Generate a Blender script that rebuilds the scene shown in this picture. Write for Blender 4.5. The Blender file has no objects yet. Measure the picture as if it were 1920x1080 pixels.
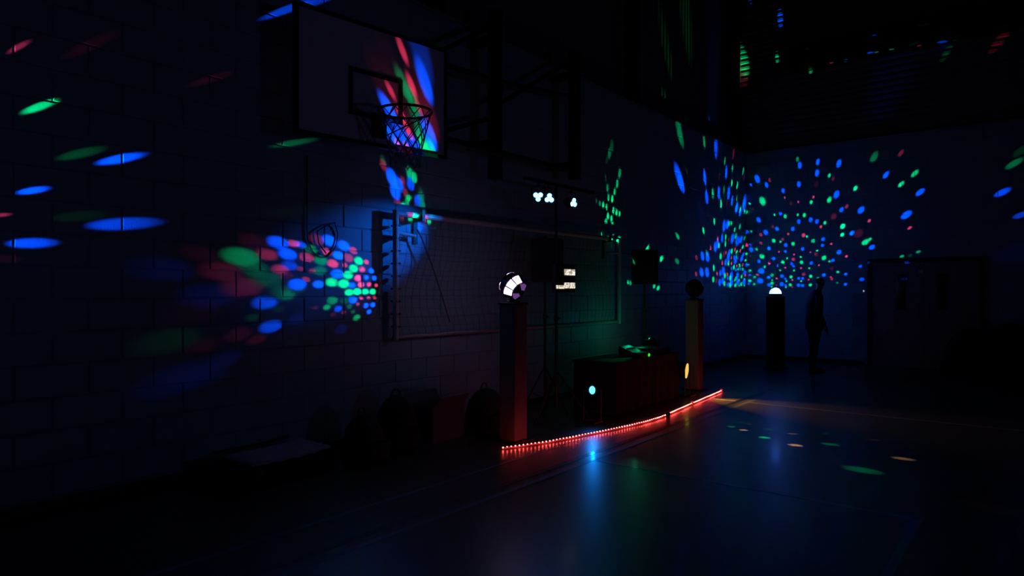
import bpy, bmesh, math, random
from mathutils import Vector, Matrix

random.seed(7)
scene = bpy.context.scene
COL = scene.collection
PI = math.pi

# ------------------------------------------------------------------ camera
cam_data = bpy.data.cameras.new('camera')
cam_data.sensor_width = 36.0
cam_data.lens = 1250.0 / 1920.0 * 36.0
cam_data.shift_y = 7.0 / 1920.0
cam_data.clip_start = 0.05
cam_data.clip_end = 100
cam = bpy.data.objects.new('camera', cam_data)
COL.objects.link(cam)
cam.location = (5.3, 0.0, 1.5)
cam.rotation_euler = (PI / 2, 0, math.atan2(1000, 1250))
scene.camera = cam

# ------------------------------------------------------------------ world, exposure
world = bpy.data.worlds.new('night')
scene.world = world
world.use_nodes = True
world.node_tree.nodes['Background'].inputs[0].default_value = (0.01, 0.02, 0.06, 1)
world.node_tree.nodes['Background'].inputs[1].default_value = 0.02
scene.view_settings.view_transform = 'Standard'
scene.view_settings.look = 'None'
scene.view_settings.exposure = 0.0
scene.view_settings.gamma = 1.0
scene.view_settings.use_curve_mapping = False
scene.cycles.use_light_tree = True
scene.cycles.sample_clamp_indirect = 3.0
scene.cycles.max_bounces = 5
scene.cycles.diffuse_bounces = 3
scene.cycles.glossy_bounces = 2
scene.cycles.caustics_reflective = False
scene.cycles.caustics_refractive = False

# ------------------------------------------------------------------ materials
def mat(name, col, rough=0.6, metal=0.0, coat=0.0, coat_rough=0.1, spec=0.5, noise=0.0, nscale=6.0, bump=0.0, bscale=60.0):
    m = bpy.data.materials.new(name)
    m.use_nodes = True
    nt = m.node_tree
    b = nt.nodes['Principled BSDF']
    b.inputs['Base Color'].default_value = (*col, 1)
    b.inputs['Roughness'].default_value = rough
    b.inputs['Metallic'].default_value = metal
    b.inputs['Coat Weight'].default_value = coat
    b.inputs['Coat Roughness'].default_value = coat_rough
    b.inputs['Specular IOR Level'].default_value = spec
    if noise or bump:
        tc = nt.nodes.new('ShaderNodeTexCoord')
    if noise:
        n = nt.nodes.new('ShaderNodeTexNoise')
        n.inputs['Scale'].default_value = nscale
        n.inputs['Detail'].default_value = 5
        r = nt.nodes.new('ShaderNodeValToRGB')
        r.color_ramp.elements[0].position = 0.3
        r.color_ramp.elements[1].position = 0.7
        r.color_ramp.elements[0].color = (*[c * (1 - noise) for c in col], 1)
        r.color_ramp.elements[1].color = (*[min(1, c * (1 + noise)) for c in col], 1)
        nt.links.new(tc.outputs['Object'], n.inputs['Vector'])
        nt.links.new(n.outputs['Fac'], r.inputs['Fac'])
        nt.links.new(r.outputs['Color'], b.inputs['Base Color'])
    if bump:
        n2 = nt.nodes.new('ShaderNodeTexNoise')
        n2.inputs['Scale'].default_value = bscale
        n2.inputs['Detail'].default_value = 4
        bp = nt.nodes.new('ShaderNodeBump')
        bp.inputs['Strength'].default_value = bump
        bp.inputs['Distance'].default_value = 0.01
        nt.links.new(tc.outputs['Object'], n2.inputs['Vector'])
        nt.links.new(n2.outputs['Fac'], bp.inputs['Height'])
        nt.links.new(bp.outputs['Normal'], b.inputs['Normal'])
    return m

def emit(name, col, strength, sample=True):
    m = bpy.data.materials.new(name)
    m.use_nodes = True
    nt = m.node_tree
    b = nt.nodes['Principled BSDF']
    b.inputs['Base Color'].default_value = (0.05, 0.05, 0.05, 1)
    b.inputs['Emission Color'].default_value = (*col, 1)
    b.inputs['Emission Strength'].default_value = strength
    if not sample:
        m.cycles.emission_sampling = 'NONE'
    return m

M = {
    'block': mat('painted_blockwork', (0.20, 0.33, 0.42), 0.55, noise=0.06, nscale=3, bump=0.25, bscale=90),
    'mortar': mat('painted_mortar', (0.17, 0.28, 0.36), 0.7),
    'cladding': mat('profiled_cladding', (0.16, 0.15, 0.14), 0.5, noise=0.1),
    'ledge': mat('painted_ledge', (0.22, 0.26, 0.30), 0.6),
    'steel': mat('dark_painted_steel', (0.012, 0.012, 0.013), 0.55),
    'ceiling': mat('ceiling_board', (0.12, 0.12, 0.12), 0.8, noise=0.1),
    'floor': mat('sports_floor', (0.105, 0.085, 0.065), 0.33, coat=0.07, coat_rough=0.10, spec=0.75, noise=0.12, nscale=1.5),
    'line_white': mat('white_court_paint', (0.42, 0.42, 0.44), 0.4, coat=0.3),
    'line_black': mat('black_court_paint', (0.008, 0.008, 0.01), 0.4, coat=0.3),
    'line_blue': mat('pale_blue_court_paint', (0.24, 0.30, 0.40), 0.4, coat=0.3),
    'door': mat('dark_varnished_door', (0.11, 0.13, 0.16), 0.45, noise=0.2),
    'board': mat('white_backboard', (0.80, 0.74, 0.84), 0.4, noise=0.05),
    'black': mat('black_paint', (0.01, 0.01, 0.01), 0.5),
    'rim': mat('rim_steel', (0.07, 0.018, 0.01), 0.45),
    'bracket': mat('rim_bracket', (0.18, 0.04, 0.015), 0.5),
    'net': mat('hoop_net_cord', (0.36, 0.30, 0.36), 0.8),
    'goal': mat('white_goal_tube', (0.45, 0.43, 0.45), 0.5, noise=0.15, nscale=14),
    'goalnet': mat('goal_net_cord', (0.10, 0.085, 0.10), 0.8),
    'plastic': mat('black_plastic', (0.012, 0.012, 0.013), 0.5, bump=0.1),
    'grille': mat('black_grille', (0.008, 0.008, 0.008), 0.7),
    'alu': mat('dark_aluminium', (0.10, 0.10, 0.11), 0.4, metal=0.6),
    'cloth_white': mat('white_stretch_cover', (0.17, 0.155, 0.15), 0.8),
    'cloth_black': mat('black_cloth', (0.010, 0.010, 0.012), 0.9),
    'silver': mat('silver_lid', (0.45, 0.46, 0.48), 0.35),
    'glass': mat('dark_lens_glass', (0.015, 0.015, 0.02), 0.08, coat=0.5),
    'bag': mat('dark_nylon', (0.012, 0.012, 0.015), 0.8, noise=0.3),
    'bag2': mat('dark_canvas', (0.02, 0.018, 0.018), 0.85, noise=0.3),
    'card': mat('grey_board', (0.10, 0.10, 0.13), 0.8, noise=0.1),
    'sheet': mat('pale_sheet', (0.62, 0.60, 0.68), 0.7, noise=0.08),
    'skin': mat('skin', (0.30, 0.18, 0.13), 0.55),
    'lip': mat('lips', (0.22, 0.09, 0.07), 0.5),
    'hair': mat('dark_hair', (0.012, 0.009, 0.008), 0.7),
    'jacket': mat('dark_jacket', (0.012, 0.012, 0.016), 0.85),
    'trousers': mat('dark_trousers', (0.010, 0.010, 0.014), 0.9),
    'shoe': mat('black_shoe', (0.01, 0.01, 0.01), 0.5),
    'plate': mat('pale_plate', (0.5, 0.5, 0.5), 0.3),
    'e_dome': emit('lit_dome', (0.36, 0.55, 1.0), 2.6, False),
    'e_blue': emit('lit_blue_led', (0.10, 0.55, 1.0), 9.0, False),
    'e_pane': emit('lit_violet_pane', (0.80, 0.55, 1.0), 5.0, False),
    'e_pane_dim': emit('dim_violet_pane', (0.25, 0.10, 0.40), 0.5, False),
    'e_green': emit('green_indicator', (0.05, 1.0, 0.02), 0.9, False),
    'e_floorblue': emit('lit_cyan_lens', (0.05, 0.45, 1.0), 5.0, False),
    'e_yellow': emit('lit_amber_lens', (1.0, 0.62, 0.12), 1.0, False),
    'e_bead': emit('red_led_bead', (1.0, 0.06, 0.05), 44.0),
    'e_glint': emit('glowing_glint', (0.8, 1.0, 0.9), 0.6, False),  # emission in place of a small glint beside the door
    'e_rope': emit('red_rope_tube', (1.0, 0.03, 0.03), 0.5, False),
}

def led_bar_material():
    m = emit('led_grid', (1.0, 0.90, 0.72), 2.2, False)
    nt = m.node_tree
    b = nt.nodes['Principled BSDF']
    tc = nt.nodes.new('ShaderNodeTexCoord')
    v = nt.nodes.new('ShaderNodeTexVoronoi')
    v.inputs['Scale'].default_value = 42
    mr = nt.nodes.new('ShaderNodeMapRange')
    mr.inputs['From Min'].default_value = 0.0
    mr.inputs['From Max'].default_value = 0.7
    mr.inputs['To Min'].default_value = 1.7
    mr.inputs['To Max'].default_value = 0.35
    nt.links.new(tc.outputs['Object'], v.inputs['Vector'])
    nt.links.new(v.outputs['Distance'], mr.inputs['Value'])
    nt.links.new(mr.outputs['Result'], b.inputs['Emission Strength'])
    return m
M['e_bar'] = led_bar_material()

# ------------------------------------------------------------------ helpers
def box(bm, lo, hi, bevel=0.0, rot=None, at=None):
    g = bmesh.ops.create_cube(bm, size=1.0)
    vs = g['verts']
    c = [(a + b) / 2 for a, b in zip(lo, hi)]
    s = [b - a for a, b in zip(lo, hi)]
    for v in vs:
        v.co = Vector((v.co.x * s[0] + c[0], v.co.y * s[1] + c[1], v.co.z * s[2] + c[2]))
    if bevel:
        es = list({e for v in vs for e in v.link_edges})
        r = bmesh.ops.bevel(bm, geom=es, offset=bevel, segments=2, affect='EDGES', profile=0.5)
        vs = list({v for f in r['faces'] for v in f.verts} | {v for v in vs if v.is_valid})
    if rot is not None:
        bmesh.ops.rotate(bm, verts=vs, cent=at or (0, 0, 0), matrix=rot)
    return vs

def tube(bm, p0, p1, r0, r1=None, n=10, caps=True):
    p0, p1 = Vector(p0), Vector(p1)
    r1 = r0 if r1 is None else r1
    d = (p1 - p0)
    z = d.normalized()
    x = z.orthogonal().normalized()
    y = z.cross(x)
    ra, rb = [], []
    for i in range(n):
        a = 2 * PI * i / n
        o = x * math.cos(a) + y * math.sin(a)
        ra.append(bm.verts.new(p0 + o * r0))
        rb.append(bm.verts.new(p1 + o * r1))
    for i in range(n):
        bm.faces.new((ra[i], ra[(i + 1) % n], rb[(i + 1) % n], rb[i]))
    if caps:
        bm.faces.new(ra[::-1])
        bm.faces.new(rb)

def path(bm, pts, r, n=8, closed=False):
    pts = [Vector(p) for p in pts]
    rings = []
    N = len(pts)
    prevx = None
    for i, p in enumerate(pts):
        if closed:
            t = pts[(i + 1) % N] - pts[i - 1]
        else:
            t = pts[min(i + 1, N - 1)] - pts[max(i - 1, 0)]
        t.normalize()
        x = t.orthogonal().normalized() if prevx is None else (prevx - t * prevx.dot(t)).normalized()
        prevx = x
        y = t.cross(x)
        rings.append([bm.verts.new(p + (x * math.cos(2 * PI * k / n) + y * math.sin(2 * PI * k / n)) * r) for k in range(n)])
    last = N if closed else N - 1
    for i in range(last):
        a, b = rings[i], rings[(i + 1) % N]
        for k in range(n):
            bm.faces.new((a[k], a[(k + 1) % n], b[(k + 1) % n], b[k]))
    if not closed:
        bm.faces.new(rings[0][::-1])
        bm.faces.new(rings[-1])

def lathe(bm, prof, n=20, cx=0, cy=0):
    rings = []
    for r, z in prof:
        if r < 1e-5:
            rings.append([bm.verts.new((cx, cy, z))])
        else:
            rings.append([bm.verts.new((cx + r * math.cos(2 * PI * k / n), cy + r * math.sin(2 * PI * k / n), z)) for k in range(n)])
    for a, b in zip(rings[:-1], rings[1:]):
        for k in range(n):
            q = [a[k % len(a)], a[(k + 1) % len(a)], b[(k + 1) % len(b)], b[k % len(b)]]
            q = list(dict.fromkeys(q))
            if len(q) >= 3:
                bm.faces.new(q)
    if len(rings[0]) > 1:
        bm.faces.new(rings[0][::-1])
    if len(rings[-1]) > 1:
        bm.faces.new(rings[-1])

def link(name, mesh, m=None, parent=None, loc=(0, 0, 0)):
    o = bpy.data.objects.new(name, mesh)
    COL.objects.link(o)
    if m is not None and mesh is not None and not mesh.materials:
        mesh.materials.append(m)
    if parent is not None:
        o.parent = parent
    o.location = loc
    return o

def obj(name, bm, m, parent=None, loc=(0, 0, 0), smooth=False):
    me = bpy.data.meshes.new(name)
    bmesh.ops.recalc_face_normals(bm, faces=bm.faces)
    bm.to_mesh(me)
    bm.free()
    if smooth:
        for p in me.polygons:
            p.use_smooth = True
    return link(name, me, m, parent, loc)

def part_box(name, lo, hi, m, parent, bevel=0.0):
    bm = bmesh.new()
    box(bm, lo, hi, bevel)
    return obj(name, bm, m, parent)

def thing(name, label, cat, loc=(0, 0, 0), rotz=0.0, group=None):
    o = bpy.data.objects.new(name, None)
    COL.objects.link(o)
    o.empty_display_size = 0.1
    o.location = loc
    o.rotation_euler = (0, 0, rotz)
    tag(o, label, cat, group)
    return o

def tag(o, label, cat, group=None):
    o['label'] = label
    o['category'] = cat
    if group:
        o['group'] = group
    return o

def struct(o):
    o['kind'] = 'structure'
    return o

def copy_tree(o, parent=None):
    c = o.copy()
    COL.objects.link(c)
    c.parent = parent
    for ch in list(o.children):
        copy_tree(ch, c)
    return c

# light colours of the LED lenses
LED = {'r': (1.0, 0.045, 0.13), 'g': (0.0, 1.0, 0.26), 'b': (0.0, 0.075, 1.0), 'o': (1.0, 0.62, 0.28)}
GAIN = {'r': 8.0, 'g': 7.5, 'b': 13.0, 'o': 3.6}

def spot(name, parent, origin, target, half_angle, col, power, blend=0.55, size=0.006, normal=None, squash=1.0):
    ld = bpy.data.lights.new(name, 'SPOT')
    ld.color = col
    ld.energy = power
    ld.spot_size = 2 * half_angle
    ld.spot_blend = blend
    ld.shadow_soft_size = size
    o = bpy.data.objects.new(name, ld)
    COL.objects.link(o)
    d = Vector(target) - Vector(origin)
    if normal is None:
        o.rotation_euler = d.to_track_quat('-Z', 'Y').to_euler()
    else:
        # an oval lens: its short axis lies in the plane of incidence
        z = -d.normalized()
        n = Vector(normal)
        y = (n - z * n.dot(z)).normalized()
        o.rotation_euler = Matrix((y.cross(z), y, z)).transposed().to_euler()
        o.scale = (1.0, squash, 1.0)
    o.parent = parent
    o.location = Vector(origin) - parent.location
    return o

def point(name, parent, loc, col, power, size=0.03):
    ld = bpy.data.lights.new(name, 'POINT')
    ld.color = col
    ld.energy = power
    ld.shadow_soft_size = size
    o = bpy.data.objects.new(name, ld)
    COL.objects.link(o)
    o.parent = parent
    o.location = Vector(loc) - parent.location
    return o

def fire_beams(parent, centre, lens, beams, floor_albedo=False, wide=1.15, oval=None):
    """one narrow beam for every lens of an effect lamp: (colour, hit point, half angle in degrees, brightness, cosine)"""
    c = Vector(centre)
    for col, x, y, z, ang, b, cosi in beams:
        t = Vector((x, y, z))
        d = (t - c).normalized()
        o = c + d * lens
        r = (t - o).length
        e = GAIN[col] * (b ** 1.9 if b < 1 else b) * (11.0 if floor_albedo else 1.0)
        board = 0.3 < x < 0.9 and parent.name.startswith('faceted')
        spot('beam', parent, o, t, math.radians(ang * wide), LED[col], 4 * PI * r * r * e / max(cosi, 0.12), 0.85 if b > 0.3 else 1.0,
             normal=(0.993, -0.116, 0) if board else ((1, 0, 0) if oval else None), squash=0.5 if board else (oval or 1.0))

DOME_BEAMS = [
    ('g',0.62,15.15,3.202,0.5,1.0,0.693), ('g',0.848,15.15,3.153,0.82,1.0,0.714), ('g',1.111,15.15,3.167,0.54,1.0,0.718), ('g',1.245,15.15,3.149,0.81,1.0,0.721),
    ('g',1.658,15.15,2.958,0.74,1.0,0.746), ('g',2.003,15.15,2.863,1.08,1.0,0.734), ('g',1.994,15.15,2.686,0.85,1.0,0.767), ('g',1.298,15.15,2.687,0.65,1.0,0.82),
    ('g',0.604,15.15,2.629,1.04,1.0,0.804), ('g',0.747,15.15,2.601,0.63,1.0,0.822), ('g',1.013,15.15,2.545,1.07,1.0,0.849), ('g',1.422,15.15,2.582,1.0,1.0,0.838),
    ('g',1.502,15.15,2.376,0.7,1.0,0.876), ('g',1.639,15.15,2.219,1.34,1.0,0.894), ('g',0.888,15.15,2.227,0.58,1.0,0.907), ('g',1.172,15.15,2.25,0.64,1.0,0.913),
    ('g',0.797,15.15,2.151,1.22,1.0,0.913), ('g',1.187,15.15,2.134,1.22,1.0,0.935), ('g',0.739,15.15,1.974,0.68,1.0,0.934), ('g',1.031,15.15,1.961,0.68,1.0,0.96),
    ('g',1.343,15.15,2.003,0.68,1.0,0.953), ('g',0.567,15.15,1.872,1.1,1.0,0.922), ('g',0.969,15.15,1.824,1.14,1.0,0.973), ('g',1.376,15.15,1.831,1.12,1.0,0.974),
    ('g',1.909,15.15,1.911,0.81,1.0,0.899), ('g',0.57,15.15,1.76,0.55,1.0,0.933), ('g',1.181,15.15,1.729,0.72,1.0,0.989), ('g',1.529,15.15,1.781,0.99,1.0,0.966),
    ('g',0.876,15.15,1.728,0.72,1.0,0.975), ('g',0.567,15.15,1.686,1.13,1.0,0.937), ('g',0.954,15.15,1.651,1.17,1.0,0.987), ('g',1.368,15.15,1.648,1.15,1.0,0.989),
    ('g',1.899,15.15,1.687,0.7,0.5,0.919), ('g',1.745,15.15,2.138,0.67,1.0,0.894), ('g',0.863,15.15,1.595,0.57,1.0,0.982), ('g',0.559,15.15,1.609,0.56,1.0,0.94),
    ('g',0.0,13.629,3.329,1.3,1.0,0.533), ('g',0.074,15.15,3.488,0.33,1.0,0.605), ('g',0.0,13.266,2.939,1.49,1.0,0.625), ('g',0.0,12.716,2.71,1.55,1.0,0.64),
    ('g',0.0,14.08,2.961,1.15,1.0,0.584), ('g',0.0,14.212,2.971,1.11,1.0,0.569), ('g',0.0,14.402,2.849,1.08,1.0,0.569), ('g',0.0,14.719,2.941,1.04,1.0,0.513),
    ('g',0.0,14.751,3.322,0.86,1.0,0.458), ('g',0.0,15.026,3.311,0.66,1.0,0.433), ('g',0.004,15.15,3.294,0.34,1.0,0.628), ('g',0.105,15.15,2.859,0.47,1.0,0.706),
    ('g',0.0,13.887,2.66,1.49,1.0,0.676), ('g',0.0,14.478,2.716,1.2,1.0,0.582), ('g',0.0,15.037,2.705,0.84,1.0,0.499), ('g',0.0,13.873,2.516,1.73,1.0,0.717),
    ('g',0.0,14.909,2.499,1.0,1.0,0.543), ('g',0.0,13.514,2.461,1.85,1.0,0.764), ('g',0.0,14.237,2.377,1.79,1.0,0.691), ('g',0.0,14.539,2.369,1.36,1.0,0.631),
    ('g',0.225,15.15,2.45,0.76,1.0,0.788), ('g',0.0,13.606,2.243,2.56,1.0,0.828), ('g',0.348,15.15,2.291,1.38,1.0,0.832), ('g',0.0,15.135,2.355,0.89,1.0,0.518),
    ('g',0.0,14.518,2.257,1.14,1.0,0.653), ('g',0.0,15.091,2.224,1.0,1.0,0.537), ('g',0.0,14.046,2.112,2.09,1.0,0.792), ('g',0.0,14.361,2.032,1.78,1.0,0.727),
    ('g',0.0,14.698,2.078,1.43,1.0,0.635), ('g',0.407,15.15,2.054,0.79,1.0,0.875), ('g',0.055,15.15,2.114,0.5,1.0,0.804), ('g',0.0,13.244,1.986,2.73,1.0,0.91),
    ('g',0.0,14.903,2.009,1.0,1.0,0.594), ('g',0.0,14.605,1.987,1.1,1.0,0.669), ('g',0.08,15.15,1.972,0.89,1.0,0.823), ('g',0.0,13.84,1.842,2.72,1.0,0.899),
    ('g',0.184,15.15,1.832,0.74,1.0,0.855), ('g',0.0,14.153,1.799,2.66,1.0,0.821), ('g',0.0,14.84,1.839,1.3,1.0,0.622), ('g',0.0,13.213,1.75,3.06,1.0,0.962),
    ('g',0.0,14.493,1.796,1.46,1.0,0.719), ('g',0.074,15.15,1.748,0.91,1.0,0.838), ('g',0.174,15.15,1.671,0.75,1.0,0.863), ('g',0.0,13.816,1.67,2.82,1.0,0.931),
    ('g',0.0,14.143,1.645,2.54,1.0,0.839), ('g',0.0,14.478,1.648,1.68,1.0,0.734), ('g',0.0,14.824,1.673,1.46,1.0,0.634), ('g',0.0,12.876,2.275,2.29,0.4,0.775),
    ('g',0.0,15.026,1.785,0.73,1.0,0.58), ('g',0.0,14.683,1.758,0.93,1.0,0.668), ('g',0.0,14.412,1.749,1.12,1.0,0.747), ('g',0.0,14.412,1.629,1.13,1.0,0.755),
    ('g',0.0,14.683,1.631,0.93,1.0,0.674), ('g',0.0,15.01,1.643,0.73,1.0,0.589), ('g',0.0,12.742,4.476,0.91,0.5,0.358), ('g',0.0,13.841,4.266,0.64,0.7,0.385),
    ('g',0.0,14.272,4.174,0.64,0.7,0.384), ('g',0.0,14.938,4.2,0.63,0.7,0.352), ('g',0.0,14.24,3.855,0.7,1.0,0.423), ('g',0.0,14.572,3.844,0.73,1.0,0.407),
    ('g',0.0,13.183,3.509,1.33,0.7,0.499), ('g',0.0,13.794,3.652,0.95,0.5,0.47), ('g',0.0,14.538,3.559,0.59,1.0,0.444), ('g',0.0,13.621,3.335,1.21,1.0,0.532),
    ('g',0.074,15.15,3.494,0.29,0.7,0.604), ('g',0.359,15.15,3.525,1.28,1.0,0.62), ('g',0.0,11.923,3.782,0.69,0.12,0.395), ('g',0.011,15.15,3.326,0.39,1.0,0.624),
    ('g',1.105,15.15,4.368,0.52,0.5,0.517), ('g',2.587,15.15,4.23,0.93,0.35,0.492), ('g',1.742,15.15,3.946,0.5,1.0,0.568), ('g',2.241,15.15,3.632,0.71,1.0,0.588),
    ('g',3.3,15.15,3.82,0.63,0.8,0.484), ('g',3.064,15.15,3.632,0.59,1.0,0.521), ('g',1.745,15.15,3.44,0.89,1.0,0.649), ('g',1.383,15.15,3.414,0.66,1.0,0.667),
    ('g',2.003,15.15,2.862,1.01,1.0,0.735), ('g',1.994,15.15,2.689,0.83,1.0,0.767), ('g',2.425,15.15,2.509,1.25,1.0,0.734), ('g',2.506,15.15,2.566,0.69,1.0,0.713),
    ('g',3.072,15.15,2.2,0.56,0.7,0.653), ('g',3.351,15.15,2.278,0.51,0.6,0.603), ('g',3.212,15.15,2.21,0.54,0.2,0.629), ('g',4.857,15.15,3.828,0.65,0.35,0.372),
    ('g',4.974,15.15,4.054,0.77,0.12,0.356), ('g',3.034,15.15,1.839,0.59,0.12,0.679), ('g',3.425,15.15,1.899,0.63,0.12,0.608), ('g',0.0,11.519,2.526,1.08,0.6,0.48),
    ('g',0.0,11.506,2.061,1.23,0.35,0.511), ('g',3.074,15.15,6.73,0.47,0.8,0.299), ('g',2.8,15.15,6.766,0.42,0.8,0.301), ('g',0.673,15.15,6.308,0.29,0.8,0.339),
    ('g',1.328,15.15,5.968,0.49,0.8,0.362), ('g',0.0,15.092,6.227,1.25,0.6,0.228), ('g',2.009,15.15,6.11,0.29,0.4,0.348), ('g',3.815,15.15,6.057,0.47,0.2,0.314),
    ('g',3.603,15.15,5.749,0.57,0.2,0.335), ('g',0.0,12.3,6.416,2.72,0.18,0.227), ('g',0.0,11.561,5.53,1.93,0.2,0.256), ('g',0.0,10.271,5.371,1.21,0.1,0.23),
    ('g',0.0,11.604,4.465,1.65,0.4,0.32), ('g',3.653,15.15,7.069,1.0,0.12,0.275), ('b',0.75,15.15,3.217,0.71,1.0,0.697), ('b',1.131,15.15,3.018,0.94,1.0,0.749),
    ('b',1.373,15.15,3.04,1.01,1.0,0.742), ('b',1.499,15.15,2.997,0.92,1.0,0.746), ('b',0.674,15.15,2.888,0.97,1.0,0.758), ('b',1.008,15.15,2.871,0.98,1.0,0.778),
    ('b',1.62,15.15,2.612,1.01,1.0,0.819), ('b',1.61,15.15,2.484,0.88,1.0,0.846), ('b',2.171,15.15,2.708,0.91,1.0,0.741), ('b',0.86,15.15,2.523,1.07,1.0,0.847),
    ('b',0.852,15.15,2.382,0.89,1.0,0.875), ('b',0.503,15.15,2.461,0.75,1.0,0.825), ('b',1.211,15.15,2.424,1.1,1.0,0.878), ('b',1.932,15.15,2.326,1.25,1.0,0.838),
    ('b',1.813,15.15,2.159,0.99,1.0,0.882), ('b',0.985,15.15,2.111,1.06,1.0,0.934), ('b',1.023,15.15,2.053,0.83,1.0,0.945), ('b',0.599,15.15,2.232,1.14,1.0,0.877),
    ('b',0.684,15.15,2.07,0.9,1.0,0.914), ('b',1.388,15.15,2.113,1.13,1.0,0.933), ('b',1.639,15.15,1.855,1.2,1.0,0.946), ('b',0.782,15.15,1.843,1.25,1.0,0.955),
    ('b',0.852,15.15,1.781,0.89,1.0,0.968), ('b',1.131,15.15,1.789,1.02,1.0,0.983), ('b',1.211,15.15,1.788,1.01,1.0,0.984), ('b',2.062,15.15,1.867,0.88,1.0,0.875),
    ('b',2.055,15.15,1.655,0.9,1.0,0.89), ('b',0.498,15.15,1.819,0.86,1.0,0.916), ('b',0.503,15.15,1.654,1.25,1.0,0.928), ('b',0.774,15.15,1.668,1.54,1.0,0.968),
    ('b',0.86,15.15,1.635,0.91,1.0,0.979), ('b',1.123,15.15,1.642,1.3,1.0,0.995), ('b',1.207,15.15,1.633,1.17,1.0,0.996), ('b',1.499,15.15,1.647,0.63,1.0,0.979),
    ('b',0.0,14.528,3.329,1.53,1.0,0.477), ('b',0.0,15.016,3.443,1.38,1.0,0.42), ('b',0.0,14.751,3.266,1.21,1.0,0.465), ('b',0.0,13.793,2.885,2.64,1.0,0.627),
    ('b',0.0,13.983,2.931,1.98,1.0,0.6), ('b',0.274,15.15,3.11,1.02,1.0,0.683), ('b',0.014,15.15,2.854,0.84,1.0,0.695), ('b',0.429,15.15,2.822,1.22,1.0,0.749),
    ('b',0.0,13.69,2.621,2.34,1.0,0.705), ('b',0.0,14.277,2.648,2.51,1.0,0.626), ('b',0.0,14.58,2.612,2.33,1.0,0.584), ('b',0.0,14.787,2.661,1.84,1.0,0.542),
    ('b',0.0,13.446,2.493,2.91,1.0,0.755), ('b',0.0,13.32,2.416,3.22,1.0,0.779), ('b',0.09,15.15,2.556,0.68,1.0,0.751), ('b',0.105,15.15,2.451,1.17,1.0,0.769),
    ('b',0.0,14.095,2.349,1.93,1.0,0.725), ('b',0.0,14.046,2.247,3.07,1.0,0.759), ('b',0.499,15.15,2.463,1.1,1.0,0.824), ('b',0.0,12.666,2.199,3.07,1.0,0.752),
    ('b',0.0,12.918,2.193,3.59,1.0,0.805), ('b',0.0,14.377,2.252,1.37,1.0,0.686), ('b',0.0,14.452,2.172,2.32,1.0,0.682), ('b',0.0,14.84,2.242,1.84,1.0,0.585),
    ('b',0.0,14.631,2.253,1.07,1.0,0.629), ('b',0.0,14.962,2.341,1.07,1.0,0.551), ('b',0.0,13.887,2.121,2.68,1.0,0.823), ('b',0.0,15.135,2.111,1.09,1.0,0.538),
    ('b',0.281,15.15,2.18,1.14,1.0,0.837), ('b',0.0,14.227,2.01,1.55,1.0,0.767), ('b',0.0,14.478,1.98,1.33,1.0,0.704), ('b',0.0,14.772,2.006,0.98,1.0,0.625),
    ('b',0.0,13.592,1.89,3.09,1.0,0.931), ('b',0.0,13.755,1.935,3.93,1.0,0.896), ('b',0.0,14.227,1.864,2.76,1.0,0.79), ('b',0.0,14.58,1.862,2.18,1.0,0.688),
    ('b',0.0,15.037,1.928,1.6,1.0,0.57), ('b',0.333,15.15,1.962,1.86,1.0,0.873), ('b',0.074,15.15,1.877,0.64,1.0,0.83), ('b',0.49,15.15,1.819,1.11,1.0,0.915),
    ('b',0.0,12.625,1.882,3.45,1.0,0.802), ('b',0.0,12.897,1.889,4.22,1.0,0.874), ('b',0.0,14.007,1.788,1.99,1.0,0.865), ('b',0.0,13.56,1.693,3.77,1.0,0.974),
    ('b',0.0,13.722,1.731,3.62,1.0,0.944), ('b',0.0,14.999,1.728,1.85,1.0,0.589), ('b',0.0,14.227,1.701,3.2,1.0,0.809), ('b',0.0,14.605,1.714,2.45,1.0,0.692),
    ('b',0.305,15.15,1.746,1.9,1.0,0.886), ('b',0.0,14.007,1.653,2.3,1.0,0.881), ('b',0.052,15.15,1.682,0.65,1.0,0.836), ('b',0.0,13.348,4.471,1.48,0.8,0.366),
    ('b',0.0,12.783,3.773,1.5,1.0,0.444), ('b',0.0,13.919,4.035,1.21,1.0,0.411), ('b',0.0,12.881,3.391,1.82,1.0,0.51), ('b',0.0,13.504,3.539,1.71,1.0,0.495),
    ('b',0.0,14.058,3.602,1.63,1.0,0.467), ('b',0.0,14.26,3.468,1.29,1.0,0.477), ('b',0.0,15.004,3.532,1.41,1.0,0.412), ('b',0.0,14.529,3.345,1.47,1.0,0.475),
    ('b',0.244,15.15,4.032,0.92,1.0,0.54), ('b',0.102,15.15,3.914,0.4,1.0,0.548), ('b',0.447,15.15,3.879,0.69,1.0,0.571), ('b',1.151,15.15,4.234,0.7,1.0,0.535),
    ('b',1.517,15.15,4.26,0.63,1.0,0.529), ('b',1.502,15.15,4.029,0.78,1.0,0.562), ('b',1.929,15.15,4.179,0.77,1.0,0.528), ('b',2.799,15.15,3.846,0.69,1.0,0.52),
    ('b',3.388,15.15,3.443,0.76,1.0,0.509), ('b',3.154,15.15,3.017,1.13,1.0,0.572), ('b',2.348,15.15,3.175,1.12,1.0,0.646), ('b',1.883,15.15,3.533,1.1,1.0,0.626),
    ('b',1.98,15.15,3.209,0.86,1.0,0.675), ('b',1.132,15.15,3.826,0.78,1.0,0.596), ('b',0.804,15.15,3.716,0.68,1.0,0.609), ('b',2.182,15.15,2.713,0.94,1.0,0.739),
    ('b',2.547,15.15,2.404,1.06,1.0,0.726), ('b',2.506,15.15,2.098,0.68,0.8,0.766), ('b',2.337,15.15,2.02,0.8,0.8,0.807), ('b',2.356,15.15,1.753,1.06,0.8,0.823),
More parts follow.
